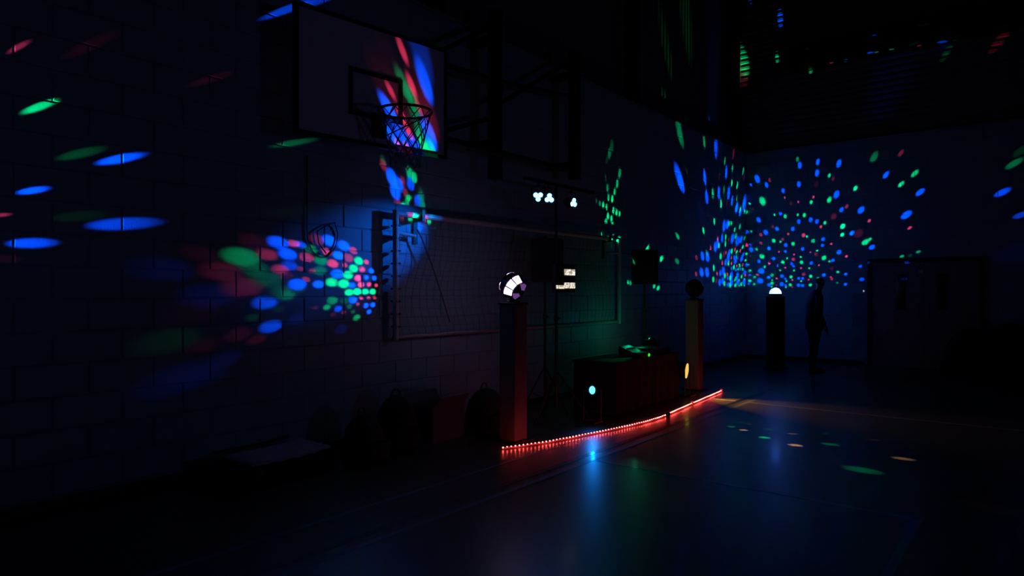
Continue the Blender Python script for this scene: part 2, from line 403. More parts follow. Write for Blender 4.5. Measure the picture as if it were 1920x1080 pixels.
    ('b',3.192,15.15,2.088,0.67,0.8,0.639), ('b',3.131,15.15,1.753,0.7,0.7,0.664), ('b',4.683,15.15,3.319,0.71,0.7,0.404), ('b',4.953,15.15,2.885,0.61,0.5,0.398),
    ('b',4.889,15.15,2.212,2.58,0.05,0.42), ('b',0.0,11.615,3.586,2.22,1.0,0.392), ('b',0.0,12.569,3.084,4.3,0.07,0.545), ('b',0.115,15.15,7.755,0.34,0.7,0.265),
    ('b',2.729,15.15,6.916,0.56,1.4,0.295), ('b',0.737,15.15,7.096,0.51,0.8,0.296), ('b',3.728,15.15,6.253,0.71,1.2,0.307), ('b',4.985,15.15,5.987,0.33,1.0,0.284),
    ('b',2.123,15.15,6.497,0.31,0.8,0.324), ('b',0.0,13.77,7.612,0.6,0.6,0.188), ('b',2.829,15.15,7.34,0.31,0.6,0.276), ('b',2.729,15.15,5.445,4.3,0.07,0.38),
    ('b',0.0,13.571,6.376,4.3,0.06,0.234), ('b',0.886,15.15,4.689,1.95,0.06,0.476), ('b',0.0,13.516,5.114,4.3,0.08,0.308), ('r',0.583,15.15,2.942,0.67,0.4,0.74),
    ('r',0.912,15.15,2.76,0.61,1.0,0.799), ('r',0.793,15.15,2.65,0.83,0.6,0.816), ('r',1.23,15.15,2.719,1.02,1.0,0.814), ('r',1.576,15.15,2.879,0.66,1.0,0.767),
    ('r',1.781,15.15,2.503,0.61,1.0,0.826), ('r',0.714,15.15,2.379,0.62,1.0,0.864), ('r',1.034,15.15,2.311,0.63,1.0,0.899), ('r',1.365,15.15,2.344,0.62,1.0,0.891),
    ('r',1.484,15.15,2.306,1.34,0.35,0.891), ('r',1.016,15.15,2.203,1.16,0.7,0.919), ('r',0.852,15.15,2.025,0.68,1.0,0.938), ('r',1.177,15.15,2.01,0.68,1.0,0.956),
    ('r',1.539,15.15,2.065,0.66,1.0,0.929), ('r',2.073,15.15,2.236,0.72,1.0,0.83), ('r',0.503,15.15,2.12,0.65,1.0,0.881), ('r',1.23,15.15,1.878,1.24,0.6,0.974),
    ('r',0.668,15.15,1.792,0.7,1.0,0.945), ('r',0.997,15.15,1.756,0.72,1.0,0.982), ('r',1.332,15.15,1.758,0.71,1.0,0.983), ('r',1.791,15.15,1.77,0.95,0.6,0.932),
    ('r',1.77,15.15,1.809,0.59,1.0,0.932), ('r',1.835,15.15,3.076,1.04,0.2,0.71), ('r',0.663,15.15,1.645,0.76,0.5,0.955), ('r',0.992,15.15,1.61,0.78,0.6,0.991),
    ('r',1.791,15.15,1.988,1.14,0.2,0.909), ('r',0.32,15.15,2.777,0.84,0.7,0.746), ('r',0.324,15.15,2.589,0.81,0.7,0.779), ('r',0.0,13.455,2.589,1.44,1.0,0.725),
    ('r',0.0,14.07,2.609,1.29,0.4,0.666), ('r',0.0,13.069,2.386,1.6,1.0,0.771), ('r',0.0,15.145,2.559,0.89,1.0,0.498), ('r',0.0,14.427,2.419,1.17,1.0,0.645),
    ('r',0.0,14.761,2.417,0.87,1.0,0.58), ('r',0.0,13.793,2.29,2.18,0.4,0.792), ('r',0.0,13.911,2.331,1.24,1.0,0.762), ('r',0.0,12.373,2.163,1.55,0.6,0.69),
    ('r',0.0,13.699,2.104,1.9,1.0,0.86), ('r',0.0,14.227,2.119,1.37,1.0,0.747), ('r',0.0,14.903,2.1,1.11,1.0,0.586), ('r',0.0,14.544,2.064,1.14,1.0,0.675),
    ('r',0.0,14.212,2.236,1.12,1.0,0.726), ('r',0.09,15.15,2.299,0.43,1.0,0.787), ('r',0.499,15.15,2.121,0.84,1.0,0.88), ('r',0.0,13.414,1.874,1.87,1.0,0.946),
    ('r',0.0,12.361,1.844,1.65,0.6,0.73), ('r',0.249,15.15,1.888,0.74,1.0,0.864), ('r',0.0,13.983,1.868,1.81,1.0,0.858), ('r',0.0,13.378,1.726,2.67,0.4,0.977),
    ('r',0.0,15.08,1.871,0.98,1.0,0.564), ('r',0.0,14.342,4.508,0.8,0.35,0.348), ('r',0.0,14.982,4.059,0.64,0.25,0.363), ('r',0.0,13.959,3.392,0.84,0.25,0.508),
    ('r',0.151,15.15,3.363,0.54,0.25,0.631), ('r',0.0,13.534,3.895,0.8,0.15,0.437), ('r',3.059,15.15,4.249,0.54,0.4,0.462), ('r',0.514,15.15,3.981,0.52,0.5,0.559),
    ('r',1.817,15.15,3.875,0.56,0.35,0.575), ('r',0.841,15.15,3.563,0.39,1.0,0.637), ('r',1.12,15.15,3.445,0.4,1.0,0.663), ('r',1.428,15.15,3.521,0.45,1.0,0.646),
    ('r',2.079,15.15,3.269,0.7,0.6,0.656), ('r',2.498,15.15,2.943,0.58,1.0,0.663), ('r',3.212,15.15,2.759,0.5,1.0,0.588), ('r',1.829,15.15,3.081,1.39,0.25,0.71),
    ('r',2.301,15.15,2.697,1.77,0.25,0.725), ('r',2.479,15.15,1.954,0.58,0.3,0.784), ('r',0.972,15.15,3.432,0.84,0.2,0.664), ('r',1.487,15.15,3.784,0.89,0.15,0.6),
    ('r',1.816,15.15,6.444,0.39,1.2,0.329), ('r',3.421,15.15,6.391,0.38,0.8,0.308), ('r',4.364,15.15,5.778,0.73,0.24,0.311), ('r',0.0,15.053,5.924,1.32,0.24,0.241),
    ('r',1.393,15.15,7.467,0.37,0.2,0.28),
]
SIDE_BEAMS = [
    ('r',0.0,1.404,3.118,0.48,0.6,0.19), ('r',0.0,1.83,3.256,0.97,0.1,0.159), ('r',0.0,2.702,3.23,0.57,0.12,0.124), ('g',-0.0,1.521,2.749,0.75,1.0,0.203),
    ('g',0.0,1.763,2.471,0.99,0.22,0.195), ('b',0.0,2.022,2.474,0.84,1.0,0.174), ('b',-0.0,1.484,2.179,0.82,1.2,0.235), ('g',0.0,1.763,2.032,1.32,0.08,0.207),
    ('b',0.0,2.033,1.998,1.32,0.6,0.183), ('b',0.0,1.469,1.825,1.38,0.8,0.246), ('r',0.0,1.318,2.0,0.52,0.7,0.266), ('r',0.0,1.309,1.715,1.36,0.1,0.273),
    ('g',0.0,3.466,2.843,0.32,0.3,0.106), ('b',0.0,3.411,4.033,0.29,0.6,0.094), ('b',0.0,3.749,4.23,0.29,0.5,0.087), ('g',0.0,3.605,2.245,0.96,0.04,0.106),
    ('b',-0.0,1.478,1.668,3.77,0.02,0.246),
]
BALL_BEAMS = [
    ('b',0.0,3.32,1.933,1.18,0.8,0.484), ('b',0.0,3.413,1.836,1.12,0.8,0.505), ('b',0.0,3.434,1.735,1.0,0.5,0.512), ('b',0.0,3.541,1.927,0.8,0.6,0.528),
    ('b',0.0,3.857,1.984,1.37,1.0,0.597), ('b',0.0,4.024,1.943,1.43,1.0,0.644), ('b',0.0,3.952,1.85,1.18,1.2,0.631), ('b',0.0,3.946,1.671,1.33,1.0,0.637),
    ('b',0.0,3.514,1.567,1.24,0.8,0.531), ('b',0.0,3.735,1.569,0.96,0.9,0.583), ('b',0.0,4.355,1.711,0.98,1.1,0.764), ('b',0.0,4.296,1.642,0.86,1.2,0.747),
    ('b',0.0,4.395,1.638,0.93,1.1,0.781), ('b',0.0,4.123,1.563,0.92,1.0,0.692), ('b',0.0,4.13,1.42,1.2,1.0,0.692), ('b',0.0,4.289,1.362,0.93,1.0,0.74),
    ('b',0.0,4.375,1.368,0.93,1.0,0.769), ('b',0.0,4.328,1.299,0.82,1.0,0.749), ('b',0.0,3.958,1.337,0.92,0.6,0.637), ('b',0.0,3.194,1.407,1.21,0.5,0.467),
    ('b',0.0,3.249,1.197,1.13,0.5,0.472), ('g',0.0,3.651,1.895,0.99,0.4,0.553), ('g',0.0,3.758,1.793,1.2,0.4,0.583), ('g',0.0,3.752,1.696,1.19,0.3,0.585),
    ('g',0.0,3.886,1.59,1.2,0.9,0.622), ('g',0.0,4.199,1.804,1.29,1.0,0.707), ('g',0.0,4.136,1.728,1.22,1.0,0.692), ('g',0.0,4.073,1.663,1.25,1.0,0.675),
    ('g',0.0,4.024,1.577,1.3,1.1,0.662), ('g',0.0,4.086,1.492,1.08,1.0,0.68), ('g',0.0,4.186,1.502,1.14,1.6,0.712), ('g',0.0,4.283,1.499,1.11,1.3,0.744),
    ('g',0.0,4.375,1.5,1.11,1.2,0.775), ('g',0.0,3.892,1.418,1.13,0.4,0.622), ('g',0.0,3.827,1.353,0.7,0.5,0.603), ('g',0.0,4.03,1.411,0.96,0.25,0.661),
    ('g',0.0,4.086,1.355,0.72,0.3,0.676), ('g',0.0,4.13,1.303,0.56,0.3,0.686), ('g',0.0,4.176,1.246,0.97,0.5,0.696), ('g',0.0,3.402,1.474,1.1,0.2,0.507),
    ('g',0.0,3.541,1.511,0.66,0.15,0.537), ('g',0.0,3.315,1.345,0.7,0.08,0.488), ('r',0.0,3.476,1.933,0.77,0.7,0.514), ('r',0.0,3.718,1.985,1.26,0.35,0.564),
    ('r',0.0,3.822,1.879,0.94,0.8,0.595), ('r',0.0,3.606,1.816,1.03,0.6,0.547), ('r',0.0,3.892,1.768,1.14,0.9,0.619), ('r',0.0,4.136,1.904,1.05,0.8,0.679),
    ('r',0.0,4.073,1.83,1.28,0.6,0.667), ('r',0.0,4.03,1.758,0.7,0.7,0.659), ('r',0.0,4.292,1.797,0.84,1.0,0.737), ('r',0.0,4.24,1.723,1.0,1.0,0.725),
    ('r',0.0,4.193,1.635,1.06,1.6,0.713), ('r',0.0,4.231,1.569,0.98,1.8,0.727), ('r',0.0,4.328,1.575,0.83,1.2,0.76), ('r',0.0,4.421,1.565,0.66,1.0,0.792),
    ('r',0.0,3.34,1.699,0.95,0.5,0.494), ('r',0.0,3.595,1.611,0.68,0.5,0.549), ('r',0.0,3.219,1.819,0.9,0.25,0.469), ('r',0.0,4.231,1.44,0.69,0.9,0.725),
    ('r',0.0,4.322,1.442,0.62,1.0,0.755), ('r',0.0,4.401,1.442,0.66,0.8,0.782), ('r',0.0,4.186,1.379,0.58,0.7,0.708), ('r',0.0,4.018,1.301,0.52,0.4,0.653),
    ('r',0.0,3.898,1.282,0.57,0.2,0.618), ('r',0.0,3.696,1.352,0.43,0.2,0.57), ('r',0.0,3.662,1.694,0.57,0.4,0.563), ('r',0.0,3.541,1.709,0.53,0.4,0.535),
    ('r',0.0,3.382,1.65,0.97,0.2,0.503), ('g',0.0,2.976,1.794,1.44,0.35,0.43), ('g',0.0,3.083,1.704,1.35,0.2,0.448), ('g',0.0,3.209,1.613,1.62,0.175,0.471),
    ('g',0.0,3.34,1.51,1.15,0.175,0.495), ('g',0.0,3.407,1.465,1.0,0.25,0.508), ('g',0.0,2.368,1.119,1.56,0.062,0.351), ('g',0.0,3.075,1.28,0.67,0.1,0.445),
    ('r',0.0,2.813,1.669,1.48,0.192,0.408), ('r',0.0,2.991,1.538,1.61,0.224,0.435), ('r',0.0,2.617,1.806,1.08,0.08,0.382), ('r',0.0,3.083,1.928,1.35,0.112,0.444),
    ('r',0.0,2.946,1.143,1.1,0.112,0.422), ('r',0.0,3.114,1.091,0.86,0.128,0.446), ('r',0.0,2.631,1.064,1.08,0.064,0.379), ('r',0.0,2.563,1.335,1.7,0.048,0.375),
    ('r',0.0,3.209,1.825,1.08,0.32,0.468), ('b',0.0,2.33,1.671,1.53,0.075,0.35), ('b',0.0,2.7,1.469,1.82,0.088,0.393), ('b',0.0,2.445,0.819,1.86,0.075,0.353),
    ('b',0.0,2.835,0.946,1.19,0.075,0.402), ('b',0.0,2.686,0.815,1.25,0.062,0.379), ('b',0.0,3.51,1.252,1.27,0.125,0.525), ('b',0.0,3.991,1.139,1.41,0.125,0.633),
    ('b',0.665,4.397,3.791,2.22,0.2,0.135), ('b',0.671,4.452,3.501,1.54,0.5599999999999999,0.153), ('b',0.624,4.049,3.166,1.18,0.7200000000000001,0.159), ('b',0.626,4.067,2.939,1.27,0.7200000000000001,0.174),
    ('b',0.64,4.187,2.959,1.5,0.6400000000000001,0.18), ('b',0.677,4.506,3.012,1.93,0.7200000000000001,0.194), ('b',0.661,4.368,2.846,1.74,0.6400000000000001,0.202), ('g',0.643,4.215,3.417,1.18,0.27999999999999997,0.151),
    ('g',0.656,4.319,3.282,1.29,0.27999999999999997,0.163), ('g',0.661,4.368,3.116,1.41,0.27999999999999997,0.178), ('g',0.667,4.417,2.95,1.37,0.48,0.195), ('g',0.672,4.456,2.86,1.46,0.6400000000000001,0.207),
    ('g',0.681,4.532,2.871,1.51,0.5599999999999999,0.211), ('r',0.641,4.196,3.74,0.7,0.48,0.133), ('r',0.653,4.3,3.435,0.81,0.5599999999999999,0.153), ('r',0.64,4.187,3.13,0.85,0.6400000000000001,0.168),
    ('r',0.664,4.387,3.247,0.75,0.4,0.169), ('r',0.626,4.067,3.338,0.63,0.48,0.15), ('r',0.65,4.271,2.989,0.78,0.6400000000000001,0.183), ('r',0.639,4.177,2.833,0.93,0.6400000000000001,0.189),
    ('r',0.649,4.262,2.83,0.82,0.7200000000000001,0.196), ('r',0.676,4.496,3.172,2.6,0.16000000000000003,0.179), ('r',0.631,4.113,3.255,2.89,0.096,0.157), ('r',0.665,4.397,3.377,2.3,0.096,0.16),
    ('r',0.631,4.113,3.518,1.94,0.048,0.142), ('b',0.0,4.629,2.684,1.85,1.3,0.645), ('b',0.0,4.678,2.542,1.98,1.1,0.69), ('b',0.0,4.727,2.622,1.75,1.0,0.675),
    ('b',0.0,4.89,2.652,1.63,0.8,0.686), ('b',0.0,4.994,2.483,1.65,0.8,0.749), ('b',0.0,5.02,2.215,2.02,0.8,0.84), ('g',0.0,4.51,2.85,0.92,0.2,0.59),
    ('g',0.0,4.877,2.764,1.33,0.7,0.653), ('g',0.0,4.942,2.726,1.29,0.8,0.669), ('g',0.0,4.87,2.469,1.73,0.8,0.739), ('g',0.0,4.802,2.387,1.57,1.1,0.754),
    ('g',0.0,5.046,2.536,1.44,0.6,0.736), ('g',0.0,5.068,2.432,1.35,0.7,0.772), ('g',0.0,5.159,2.281,1.3,1.0,0.83), ('g',0.0,4.89,2.291,1.48,1.0,0.797),
    ('g',0.0,5.1,2.61,1.01,0.1,0.715), ('g',0.0,5.153,2.46,0.98,0.1,0.768), ('g',0.0,5.02,2.62,0.98,0.15,0.707), ('g',0.0,5.208,2.564,0.95,0.06,0.735),
    ('r',0.0,4.517,2.797,1.13,0.5,0.603), ('r',0.0,4.777,2.666,1.1,0.5,0.67), ('r',0.0,4.814,2.558,1.17,0.5,0.705), ('r',0.0,4.715,2.416,1.63,0.5,0.73),
    ('r',0.0,4.942,2.391,1.57,0.5,0.773), ('r',0.0,4.994,2.377,1.34,0.5,0.784), ('r',0.0,4.968,2.288,1.1,0.8,0.81), ('r',0.0,5.086,2.288,1.27,0.8,0.822),
    ('r',0.0,4.764,2.289,1.24,0.4,0.775),
]
GREEN_BEAMS = [
    ('g',0.0,9.125,3.764,1.29,0.22,0.279), ('g',0.0,9.051,3.65,1.05,0.35,0.29), ('g',0.0,8.976,3.537,0.89,0.15,0.302), ('g',0.0,9.371,3.39,1.14,0.5,0.31),
    ('g',0.0,9.293,3.211,1.1,0.7,0.332), ('g',0.0,9.211,3.073,1.05,0.7,0.352), ('g',0.0,9.141,2.949,1.1,1.0,0.371), ('g',0.0,8.942,3.255,0.65,0.3,0.334),
    ('g',0.0,8.991,3.11,1.04,0.5,0.352), ('g',0.0,9.026,2.962,1.1,0.7,0.372), ('g',0.0,8.665,2.873,0.74,0.3,0.389), ('g',0.0,8.769,2.847,0.88,0.5,0.393),
    ('g',0.0,8.864,2.832,1.15,0.9,0.395), ('g',0.0,8.967,2.809,1.04,0.9,0.398), ('g',0.0,9.176,2.774,1.18,1.0,0.398), ('g',0.0,9.278,2.753,1.18,1.0,0.397),
    ('g',0.0,9.371,2.74,1.04,1.0,0.394), ('g',0.0,9.471,2.71,1.17,1.0,0.394), ('g',0.0,9.011,2.67,1.38,1.0,0.422), ('g',0.0,9.115,2.641,1.25,1.0,0.424),
    ('g',0.0,8.952,2.576,1.44,0.9,0.441), ('g',0.0,8.893,2.484,1.5,0.9,0.462), ('g',0.0,9.151,2.541,1.45,1.0,0.441), ('g',0.0,8.845,2.398,1.56,1.0,0.483),
    ('g',0.0,9.176,2.441,1.52,1.0,0.461), ('g',0.0,9.036,2.317,1.79,1.0,0.497), ('g',0.0,9.355,2.311,2.34,0.9,0.476), ('g',0.0,10.301,2.242,1.93,1.0,0.379),
    ('g',0.0,10.856,2.083,1.27,1.0,0.329), ('g',0.0,9.647,1.652,1.73,0.9,0.579), ('g',0.0,9.729,1.64,1.81,0.7,0.562), ('g',0.0,10.573,1.592,1.2,0.9,0.397),
    ('g',0.0,10.729,1.564,1.29,1.0,0.375), ('g',0.0,10.194,1.493,0.73,0.6,0.474), ('g',0.0,9.051,1.696,4.3,0.05,0.691), ('g',0.0,10.301,2.714,4.3,0.006,0.332),
]
FLOOR_BEAMS = [
    ('g',2.574,7.313,0.0,0.7,0.35,0.817), ('g',2.938,7.422,0.0,0.7,0.15,0.761), ('g',3.042,6.978,0.0,0.8,0.4,0.757), ('g',3.477,7.558,0.0,0.6,0.08,0.684),
    ('g',3.646,7.072,0.0,0.9,0.16,0.673), ('g',4.094,6.22,0.0,1.4,0.15,0.613), ('g',2.573,7.64,0.0,0.5,0.08,0.801), ('o',2.744,7.217,0.0,0.7,0.5,0.796),
    ('o',2.678,7.584,0.0,0.4,0.2,0.79), ('o',3.214,7.348,0.0,0.6,0.25,0.726), ('o',3.391,6.817,0.0,0.8,0.55,0.708), ('o',3.946,7.557,0.0,0.6,0.08,0.628),
    ('o',4.302,6.871,0.0,0.8,0.28,0.596), ('o',3.129,7.717,0.0,0.4,0.08,0.723), ('o',5.028,5.692,0.0,1.6,0.02,0.51),
]

# ------------------------------------------------------------------ the hall
HX, Y0, EY, HZ = 16.0, -7.0, 15.15, 8.7
LEDGE = 4.6
def slab(name, lo, hi, m):
    return struct(part_box(name, lo, hi, m, None))
floor = slab('floor', (-0.3, Y0, -0.2), (HX, EY + 0.3, 0.0), M['floor'])
slab('ceiling', (-0.3, Y0, HZ), (HX, EY + 0.3, HZ + 0.2), M['ceiling'])
slab('wall_right', (HX, Y0, 0.0), (HX + 0.2, EY + 0.3, HZ), M['mortar'])
slab('wall_back', (-0.3, Y0 - 0.2, 0.0), (HX, Y0, HZ), M['mortar'])
wall_left = slab('wall_left', (-0.3, Y0, 0.0), (-0.006, EY, LEDGE), M['mortar'])
wall_end = slab('wall_end', (-0.3, EY + 0.006, 0.0), (HX, EY + 0.3, LEDGE), M['mortar'])

BL, BH, PITCH, COURSE, ZOFF = 0.43, 0.215, 0.44, 0.225, 0.10
def block_mesh(h=BH):
    bm = bmesh.new()
    c, w, dpt = 0.005, BL / 2, 0.04
    f = [bm.verts.new((0, s * (w - c), t)) for s, t in ((-1, c), (1, c), (1, h - c), (-1, h - c))]
    k = [bm.verts.new((-c, s * w, t)) for s, t in ((-1, 0), (1, 0), (1, h), (-1, h))]
    b = [bm.verts.new((-dpt, s * w, t)) for s, t in ((-1, 0), (1, 0), (1, h), (-1, h))]
    bm.faces.new(f)
    for i in range(4):
        j = (i + 1) % 4
        bm.faces.new((k[i], k[j], f[j], f[i]))
        bm.faces.new((b[i], b[j], k[j], k[i]))
    bmesh.ops.recalc_face_normals(bm, faces=bm.faces)
    me = bpy.data.meshes.new('block')
    bm.to_mesh(me)
    bm.free()
    me.materials.append(M['block'])
    return me
full, low = block_mesh(), block_mesh(ZOFF - 0.01)
spots_ = []
for k in range(-1, 20):
    z0 = ZOFF + k * COURSE + 0.005 if k >= 0 else 0.0
    par = (k % 2)
    y = 1.597 - 0.44 * 20 + (0.22 if par == 1 else 0.0)
    while y < EY - 0.2:
        if y > Y0 + 0.3:
            spots_.append((k, y + PITCH / 2, z0))
        y += PITCH
cp = Vector((5.3, 0, 1.5))
fw, rt = Vector((-1000, 1250, 0)).normalized(), Vector((1250, 1000, 0)).normalized()
def seen(y, z, x=0.0):
    v = Vector((x, y, z)) - cp
    t = v.dot(fw)
    if t < 1:
        return None
    px, py = 960 + 1250 * v.dot(rt) / t, 547 - 1250 * v.z / t
    return t if -60 < px < 1980 and -40 < py < 1120 else None
near = sorted((s for s in spots_ if seen(s[1], s[2] + 0.1) is not None), key=lambda s: seen(s[1], s[2] + 0.1) * (1 + 0.0 * s[0]))
single = set(near[:300])
bmj = bmesh.new()
for s in spots_:
    me = full if s[0] >= 0 else low
    x = random.uniform(-0.0015, 0.0015)
    if s in single:
        link('block', me, None, wall_left, (x, s[1], s[2]))
    else:
        tmp = len(bmj.verts)
        bmj.from_mesh(me)
        bmj.verts.ensure_lookup_table()
        for v in bmj.verts[tmp:]:
            v.co += Vector((x, s[1], s[2]))
o = obj('far_blocks', bmj, M['block'], wall_left)
o['kind'] = 'stuff'
# end wall blockwork
bmj = bmesh.new()
DOOR = (2.55, 4.35, 2.08)
for k in range(-1, 20):
    z0 = ZOFF + k * COURSE + 0.005 if k >= 0 else 0.0
    me = full if k >= 0 else low
    x = 0.005 + PITCH / 2 + (0.0 if k % 2 else -0.22)
    while x < HX - 0.2:
        cut = z0 < DOOR[2] + 0.1 and DOOR[0] - 0.3 < x < DOOR[1] + 0.3
        if x > 0.2 and not cut:
            tmp = len(bmj.verts)
            bmj.from_mesh(me)
            bmj.verts.ensure_lookup_table()
            jit = random.uniform(-0.001, 0.001)
            for v in bmj.verts[tmp:]:
                v.co = Vector((x - v.co.y, EY - v.co.x + jit, z0 + v.co.z))
        x += PITCH
o = obj('end_blocks', bmj, M['block'], wall_end)
o['kind'] = 'stuff'

# upper cladding, ledges
def corrugated(name, a, b, nrm, z0, z1, pitch, depth, vertical=True):
    a, b, nrm = Vector(a), Vector(b), Vector(nrm)
    bm = bmesh.new()
    L = (b - a).length
    u = (b - a).normalized()
    prof = [(0, 0), (0.4, 0), (0.5, 1), (0.9, 1)]
    if vertical:
        n = int(L / pitch)
        row = []
        for i in range(n + 1):
            for f, h in prof:
                s = min((i + f) * pitch, L)
                p = a + u * s + nrm * (h * depth)
                row.append((bm.verts.new((p.x, p.y, z0)), bm.verts.new((p.x, p.y, z1))))
        for (p, q), (r, s) in zip(row[:-1], row[1:]):
            bm.faces.new((p, r, s, q))
    else:
        n = int((z1 - z0) / pitch)
        row = []
        for i in range(n + 1):
            for f, h in prof:
                z = min(z0 + (i + f) * pitch, z1)
                p, q = a + nrm * (h * depth), b + nrm * (h * depth)
                row.append((bm.verts.new((p.x, p.y, z)), bm.verts.new((q.x, q.y, z))))
        for (p, q), (r, s) in zip(row[:-1], row[1:]):
            bm.faces.new((p, r, s, q))
    return struct(obj(name, bm, M['cladding']))
corrugated('wall_left_upper', (-0.16, Y0, 0), (-0.16, EY, 0), (1, 0, 0), LEDGE, HZ, 0.13, 0.02, True)
corrugated('wall_end_upper', (-0.2, EY + 0.16, 0), (HX, EY + 0.16, 0), (0, -1, 0), LEDGE, HZ, 0.13, 0.02, False)
slab('wall_left_backing', (-0.3, Y0, LEDGE), (-0.2, EY + 0.3, HZ), M['cladding'])
slab('wall_end_backing', (-0.3, EY + 0.2, LEDGE), (HX, EY + 0.3, HZ), M['cladding'])
slab('trim_1', (-0.3, Y0, LEDGE), (0.012, EY, LEDGE + 0.035), M['ledge'])
slab('trim_2', (0.012, EY - 0.012, LEDGE), (HX, EY + 0.2, LEDGE + 0.035), M['ledge'])
slab('baseboard_left', (0.0, Y0, 0.0), (0.012, EY, 0.085), M['steel'])
slab('baseboard_end', (0.012, EY - 0.012, 0.0), (DOOR[0] - 0.14, EY, 0.085), M['steel'])
# roof stanchions standing on the ledge and the beam across the end wall
for i, y in enumerate((5.25, 9.85, 14.45)):
    bm = bmesh.new()
    zz = LEDGE + 0.035
    box(bm, (-0.13, y - 0.1, zz), (-0.115, y + 0.1, HZ))
    box(bm, (0.055, y - 0.1, zz), (0.07, y + 0.1, HZ))
    box(bm, (-0.13, y - 0.01, zz), (0.07, y + 0.01, HZ))
    struct(obj('trim_%d' % (i + 3), bm, M['steel']))
bm = bmesh.new()
box(bm, (0.95, EY - 0.25, 6.30), (HX, EY + 0.13, 6.33))
box(bm, (0.95, EY - 0.25, 6.63), (HX, EY + 0.13, 6.66))
box(bm, (0.95, EY - 0.08, 6.33), (HX, EY - 0.05, 6.63))
struct(obj('trim_6', bm, M['steel']))

# double door in the end wall
dr = bpy.data.objects.new('door_1', None)
COL.objects.link(dr)
struct(dr)
dr['label'] = 'dark wooden double door in the end wall'
dr.location = ((DOOR[0] + DOOR[1]) / 2, EY, 0)
W = (DOOR[1] - DOOR[0]) / 2
bm = bmesh.new()
for s in (-1, 1):
    box(bm, (s * (W + 0.04) - 0.04, -0.03, 0), (s * (W + 0.04) + 0.04, 0.01, DOOR[2] + 0.08))
box(bm, (-W, -0.03, DOOR[2]), (W, 0.01, DOOR[2] + 0.08))
obj('door_frame', bm, M['steel'], dr)
for s in (-1, 1):
    a, b = (0.004, W - 0.004) if s > 0 else (-W + 0.004, -0.004)
    lf = part_box('door_leaf', (a, -0.012, 0.01), (b, 0.006, DOOR[2] - 0.006), M['door'], dr)
    part_box('glazing', ((a + b) / 2 - 0.12 + 0.1 * -s, -0.016, 1.15), ((a + b) / 2 + 0.05 + 0.1 * -s, -0.012, 1.85), M['glass'], lf)
    bm = bmesh.new()
    tube(bm, (0.09 * s, -0.055, 0.95), (0.09 * s, -0.055, 1.25), 0.011)
    tube(bm, (0.09 * s, -0.055, 0.98), (0.09 * s, -0.012, 0.98), 0.008)
    tube(bm, (0.09 * s, -0.055, 1.22), (0.09 * s, -0.012, 1.22), 0.008)
    obj('handle', bm, M['alu'], lf)
# small plate beside the door, its glint put in as a glowing speck
t = thing('wall_switch', 'small pale switch plate with a glint made as a glowing speck beside the dark double door', 'switch', (2.40, EY, 1.5))
part_box('plate', (-0.03, -0.012, -0.04), (0.03, 0.0, 0.04), M['plate'], t, 0.003)
part_box('indicator', (-0.009, -0.016, 0.0), (0.009, -0.012, 0.03), M['e_glint'], t)

# court markings
def line(name, lo, hi, m):
    return part_box('court_line', (lo[0], lo[1], 0.0), (hi[0], hi[1], 0.0012), M[m], floor)
line('court_line', (1.58, Y0 + 0.1), (1.62, 14.6), 'line_blue')
line('court_line', (1.985, Y0 + 0.1), (2.045, 14.6), 'line_black')
line('court_line', (2.12, Y0 + 0.1), (2.17, 14.6), 'line_blue')
line('court_line', (2.17, 5.08), (4.62, 5.12), 'line_blue')
line('court_line', (4.62, Y0 + 0.1), (4.67, 5.12), 'line_blue')
line('court_line', (1.62, 9.03), (1.985, 9.08), 'line_white')
line('court_line', (2.17, 9.03), (13.0, 9.08), 'line_white')

# ------------------------------------------------------------------ basketball hoop folded along the wall
BC = Vector((0.61, 3.93, 0.0))
byaw = -math.atan2(0.185, 1.58)
hoop = thing('basketball_hoop', 'basketball hoop with white backboard on a dark steel arm frame along the block wall', 'basketball hoop', (BC.x, BC.y, 2.8), byaw)
# local frame: y along the board, x out of the wall, z up from the board's lower edge
HW, BHT = 0.795, 1.08
part_box('backboard', (-0.02, -HW + 0.035, 0.035), (0.0, HW - 0.035, BHT - 0.035), M['board'], hoop)
bm = bmesh.new()
for y0, y1, z0, z1 in ((-HW, HW, 0, 0.035), (-HW, HW, BHT - 0.035, BHT), (-HW, -HW + 0.035, 0.035, BHT - 0.035), (HW - 0.035, HW, 0.035, BHT - 0.035)):
    box(bm, (-0.045, y0, z0), (0.006, y1, z1))
obj('board_frame', bm, M['black'], hoop)
bm = bmesh.new()
y0, y1, z0, z1, w = -0.30, 0.27, 0.245, 0.665, 0.042
for a in ((y0, y1, z0, z0 + w), (y0, y1, z1 - w, z1), (y0, y0 + w, z0 + w, z1 - w), (y1 - w, y1, z0 + w, z1 - w)):
    box(bm, (0.0, a[0], a[2]), (0.003, a[1], a[3]))
obj('target_square', bm, M['black'], hoop)
RC = Vector((0.42, 0.0, 0.24))
bm = bmesh.new()
path(bm, [(RC.x + 0.225 * math.cos(2 * PI * k / 40), RC.y + 0.225 * math.sin(2 * PI * k / 40), RC.z) for k in range(40)], 0.011, 8, True)
obj('rim', bm, M['rim'], hoop, smooth=True)
bm = bmesh.new()
box(bm, (0.003, -0.07, 0.08), (0.02, 0.07, 0.30))
box(bm, (0.02, -0.055, 0.215), (RC.x - 0.215, 0.055, 0.24))
obj('rim_bracket', bm, M['bracket'], hoop)
for s in (-1, 1):
    bm = bmesh.new()
    tube(bm, (0.02, s * 0.05, 0.10), (RC.x + 0.13, s * 0.185, 0.232), 0.006, n=6)
    obj('rim_strut', bm, M['rim'], hoop)
